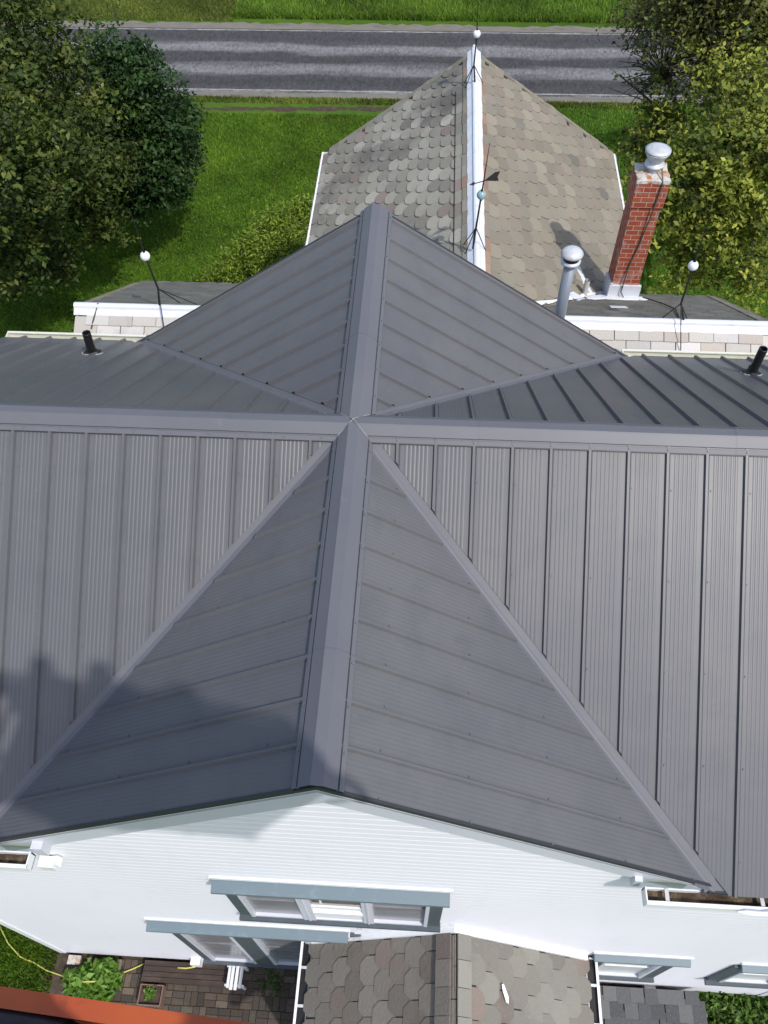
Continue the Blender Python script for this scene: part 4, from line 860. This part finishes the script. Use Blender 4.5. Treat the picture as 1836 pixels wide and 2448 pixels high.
m = MB(); m.obox(p+Vector((0, 0, -2.55)), dr*7.0, side*2.6, Vector((0, 0, .2))); m.build('floor_plate', M_iron, lift)
m = MB(); m.obox(p+Vector((0, 0, -2.9))+side*.02, dr*7.0, side*.05, Vector((0, 0, 2.2))); m.build('side_panel', M_orange, lift)  # unseen solid front panel, added to fill out the basket's shadow on the roof
m = MB(); m.smooth = True; c = p+dr*6.5+side*.3
m.tube([c+dr*(1.2*math.sin(a))+Vector((0, 0, 1.0*math.cos(a)-2.3)) for a in np.linspace(-1.2, 2.8, 18)], .10, 10); m.build('shadow_hose_loop', M_rubber, lift)  # unseen thick hose loop, added to cast the small right-hand shadow patch
m = MB(); m.obox(p+Vector((0, 0, -2.5))+side*2.5, dr*7.0, side*.05, Vector((0, 0, 1.6))); m.build('side_panel', M_orange, lift)  # unseen back panel, likewise added to close gaps in the shadow
m = MB(); m.obox(p+Vector((0, 0, -2.5))+side*.6+dr*5.4, dr*1.2, side*1.2, Vector((0, 0, 1.7))); m.build('shadow_box', M_iron, lift)  # unseen box, added and sized to shape the basket's roof shadow
mm = [p+side*3.3+dr*.4+Vector((0, 0, -3.1)), Vector((-5, -19, 8.2)), Vector((-14, -25, 4)), Vector((-26, -34, G+1.5))]
m = MB(); m.tube(mm, [.3, .35, .42, .5], 12); m.build('boom', M_orange, lift)
def person(label, foot, face, shirt, arm='rail', hat=True, h=5.0):
    """standing figure, one continuous skinned body"""
    k_ = h/5.0; o = Vector(foot); fw = Vector(face).normalized(); rt_ = fw.cross(Vector((0, 0, 1)))
    def P(r_, f, z): return o+(rt_*r_+fw*f+Vector((0, 0, z)))*k_
    V = [P(0, 0, 2.55), P(0, .03, 3.0), P(0, .08, 3.55), P(0, .12, 4.0), P(0, .16, 4.25), P(0, .2, 4.45), P(0, .24, 4.75)]
    Rr = [.42, .38, .46, .34, .16, .26, .25]; E = [(0, 1), (1, 2), (2, 3), (3, 4), (4, 5), (5, 6)]
    for s_ in (-1, 1):
        i0 = len(V); V += [P(s_*.28, 0, 2.4), P(s_*.32, .08, 1.3), P(s_*.33, -.02, .22), P(s_*.35, .45, .12)]; Rr += [.30, .20, .12, .12]; E += [(0, i0), (i0, i0+1), (i0+1, i0+2), (i0+2, i0+3)]
        i0 = len(V)
        if arm == 'phone': V += [P(s_*.55, .12, 3.95), P(s_*.75, .55, 3.5), P(s_*.35, 1.1, 4.3)]
        else: V += [P(s_*.55, .1, 3.95), P(s_*.72, .1, 3.1), P(s_*.6, .75, 2.75)]
        Rr += [.17, .13, .085]; E += [(3, i0), (i0, i0+1), (i0+1, i0+2)]
        h0 = i0+2; d = (V[h0]-V[h0-1]).normalized(); lat = d.cross(Vector((0, 0, 1))).normalized(); pm = V[h0]+d*.14*k_; V.append(pm); Rr.append(.075); E.append((h0, len(V)-1)); pi = len(V)-1
        for q, ln in ((-1.5, .20), (-.5, .24), (.5, .23), (1.5, .18)):
            V.append(pm+(lat*q*.05+d*.10)*k_); Rr.append(.026); E.append((pi, len(V)-1)); V.append(pm+(lat*q*.055+d*(.10+ln*.5)+Vector((0, 0, -.04)))*k_); Rr.append(.022); E.append((len(V)-2, len(V)-1))
            V.append(pm+(lat*q*.055+d*(.06+ln*.8)+Vector((0, 0, -.12)))*k_); Rr.append(.02); E.append((len(V)-2, len(V)-1))
        V.append(pm+(lat*-s_*.14+d*.05)*k_); Rr.append(.028); E.append((pi, len(V)-1))
    root = empty('person', foot, label, 'person'); org = ORG[root.name]
    me = bpy.data.meshes.new('body'); me.from_pydata([tuple((v-org)*U) for v in V], E, []); ob = bpy.data.objects.new('body', me); COL.objects.link(ob); ob.parent = root
    md = ob.modifiers.new('skin', 'SKIN'); me.skin_vertices.new() if not me.skin_vertices else None
    for sv, r_ in zip(me.skin_vertices[0].data, Rr): sv.radius = (r_*k_*U, r_*k_*U)
    me.skin_vertices[0].data[0].use_root = True
    ob.modifiers.new('sub', 'SUBSURF').levels = 1; ob.modifiers['sub'].render_levels = 2; me.materials.append(shirt)
    hd_ = MB(); hd_.smooth = True; c = P(0, .24, 4.68); hd_.lathe(c, [(.29*k_*math.sin(math.pi*i/12), -.36*k_*math.cos(math.pi*i/12)) for i in range(13)], 20); hd_.ball(c+fw*.30*k_-Vector((0, 0, .05)), .05); hd_.ball(c+rt_*.29*k_, .07); hd_.ball(c-rt_*.29*k_, .07); hd_.build('head', M_skin, root)
    ey = MB(); ey.ball(c+fw*.265*k_+rt_*.1+Vector((0, 0, .03)), .035); ey.ball(c+fw*.265*k_-rt_*.1+Vector((0, 0, .03)), .035); ey.build('eyes', M_rubber, root)
    if not hat:
        hr = MB(); hr.smooth = True; hr.lathe(c-fw*.045+Vector((0, 0, .06)), [(.31*k_*math.sin(math.pi*i/12), -.34*k_*math.cos(math.pi*i/12)) for i in range(5, 13)], 20); hr.build('hair', M_bark, root)
    if hat:
        ht = MB(); ht.smooth = True; ht.lathe(c+Vector((0, 0, .12)), [(.55*k_, 0), (.55*k_, .03), (.31*k_, .06), (.29*k_, .30), (.2*k_, .36), (0, .37)], 24); ht.build('hat', M_hat, root)
    return root
fz = ra.z-2.0
def floor_at(u_, v_): q = p+dr*u_+side*v_; return (q.x, q.y, fz)
for lb_, (sx_, sy_), shirt, hat in (('person in dark clothes leaning on the lift rail', (.75, -15.75), M_cloth, False), ('person in a red shirt standing in the lift basket', (2.35, -15.85), M_cloth2, False),
        ('person in a straw hat at the right end of the lift basket', (4.0, -15.9), M_cloth, True)):
    person(lb_, (sx_, sy_, fz), -side, shirt, 'rail', hat, 5.05 if not hat else 4.0)
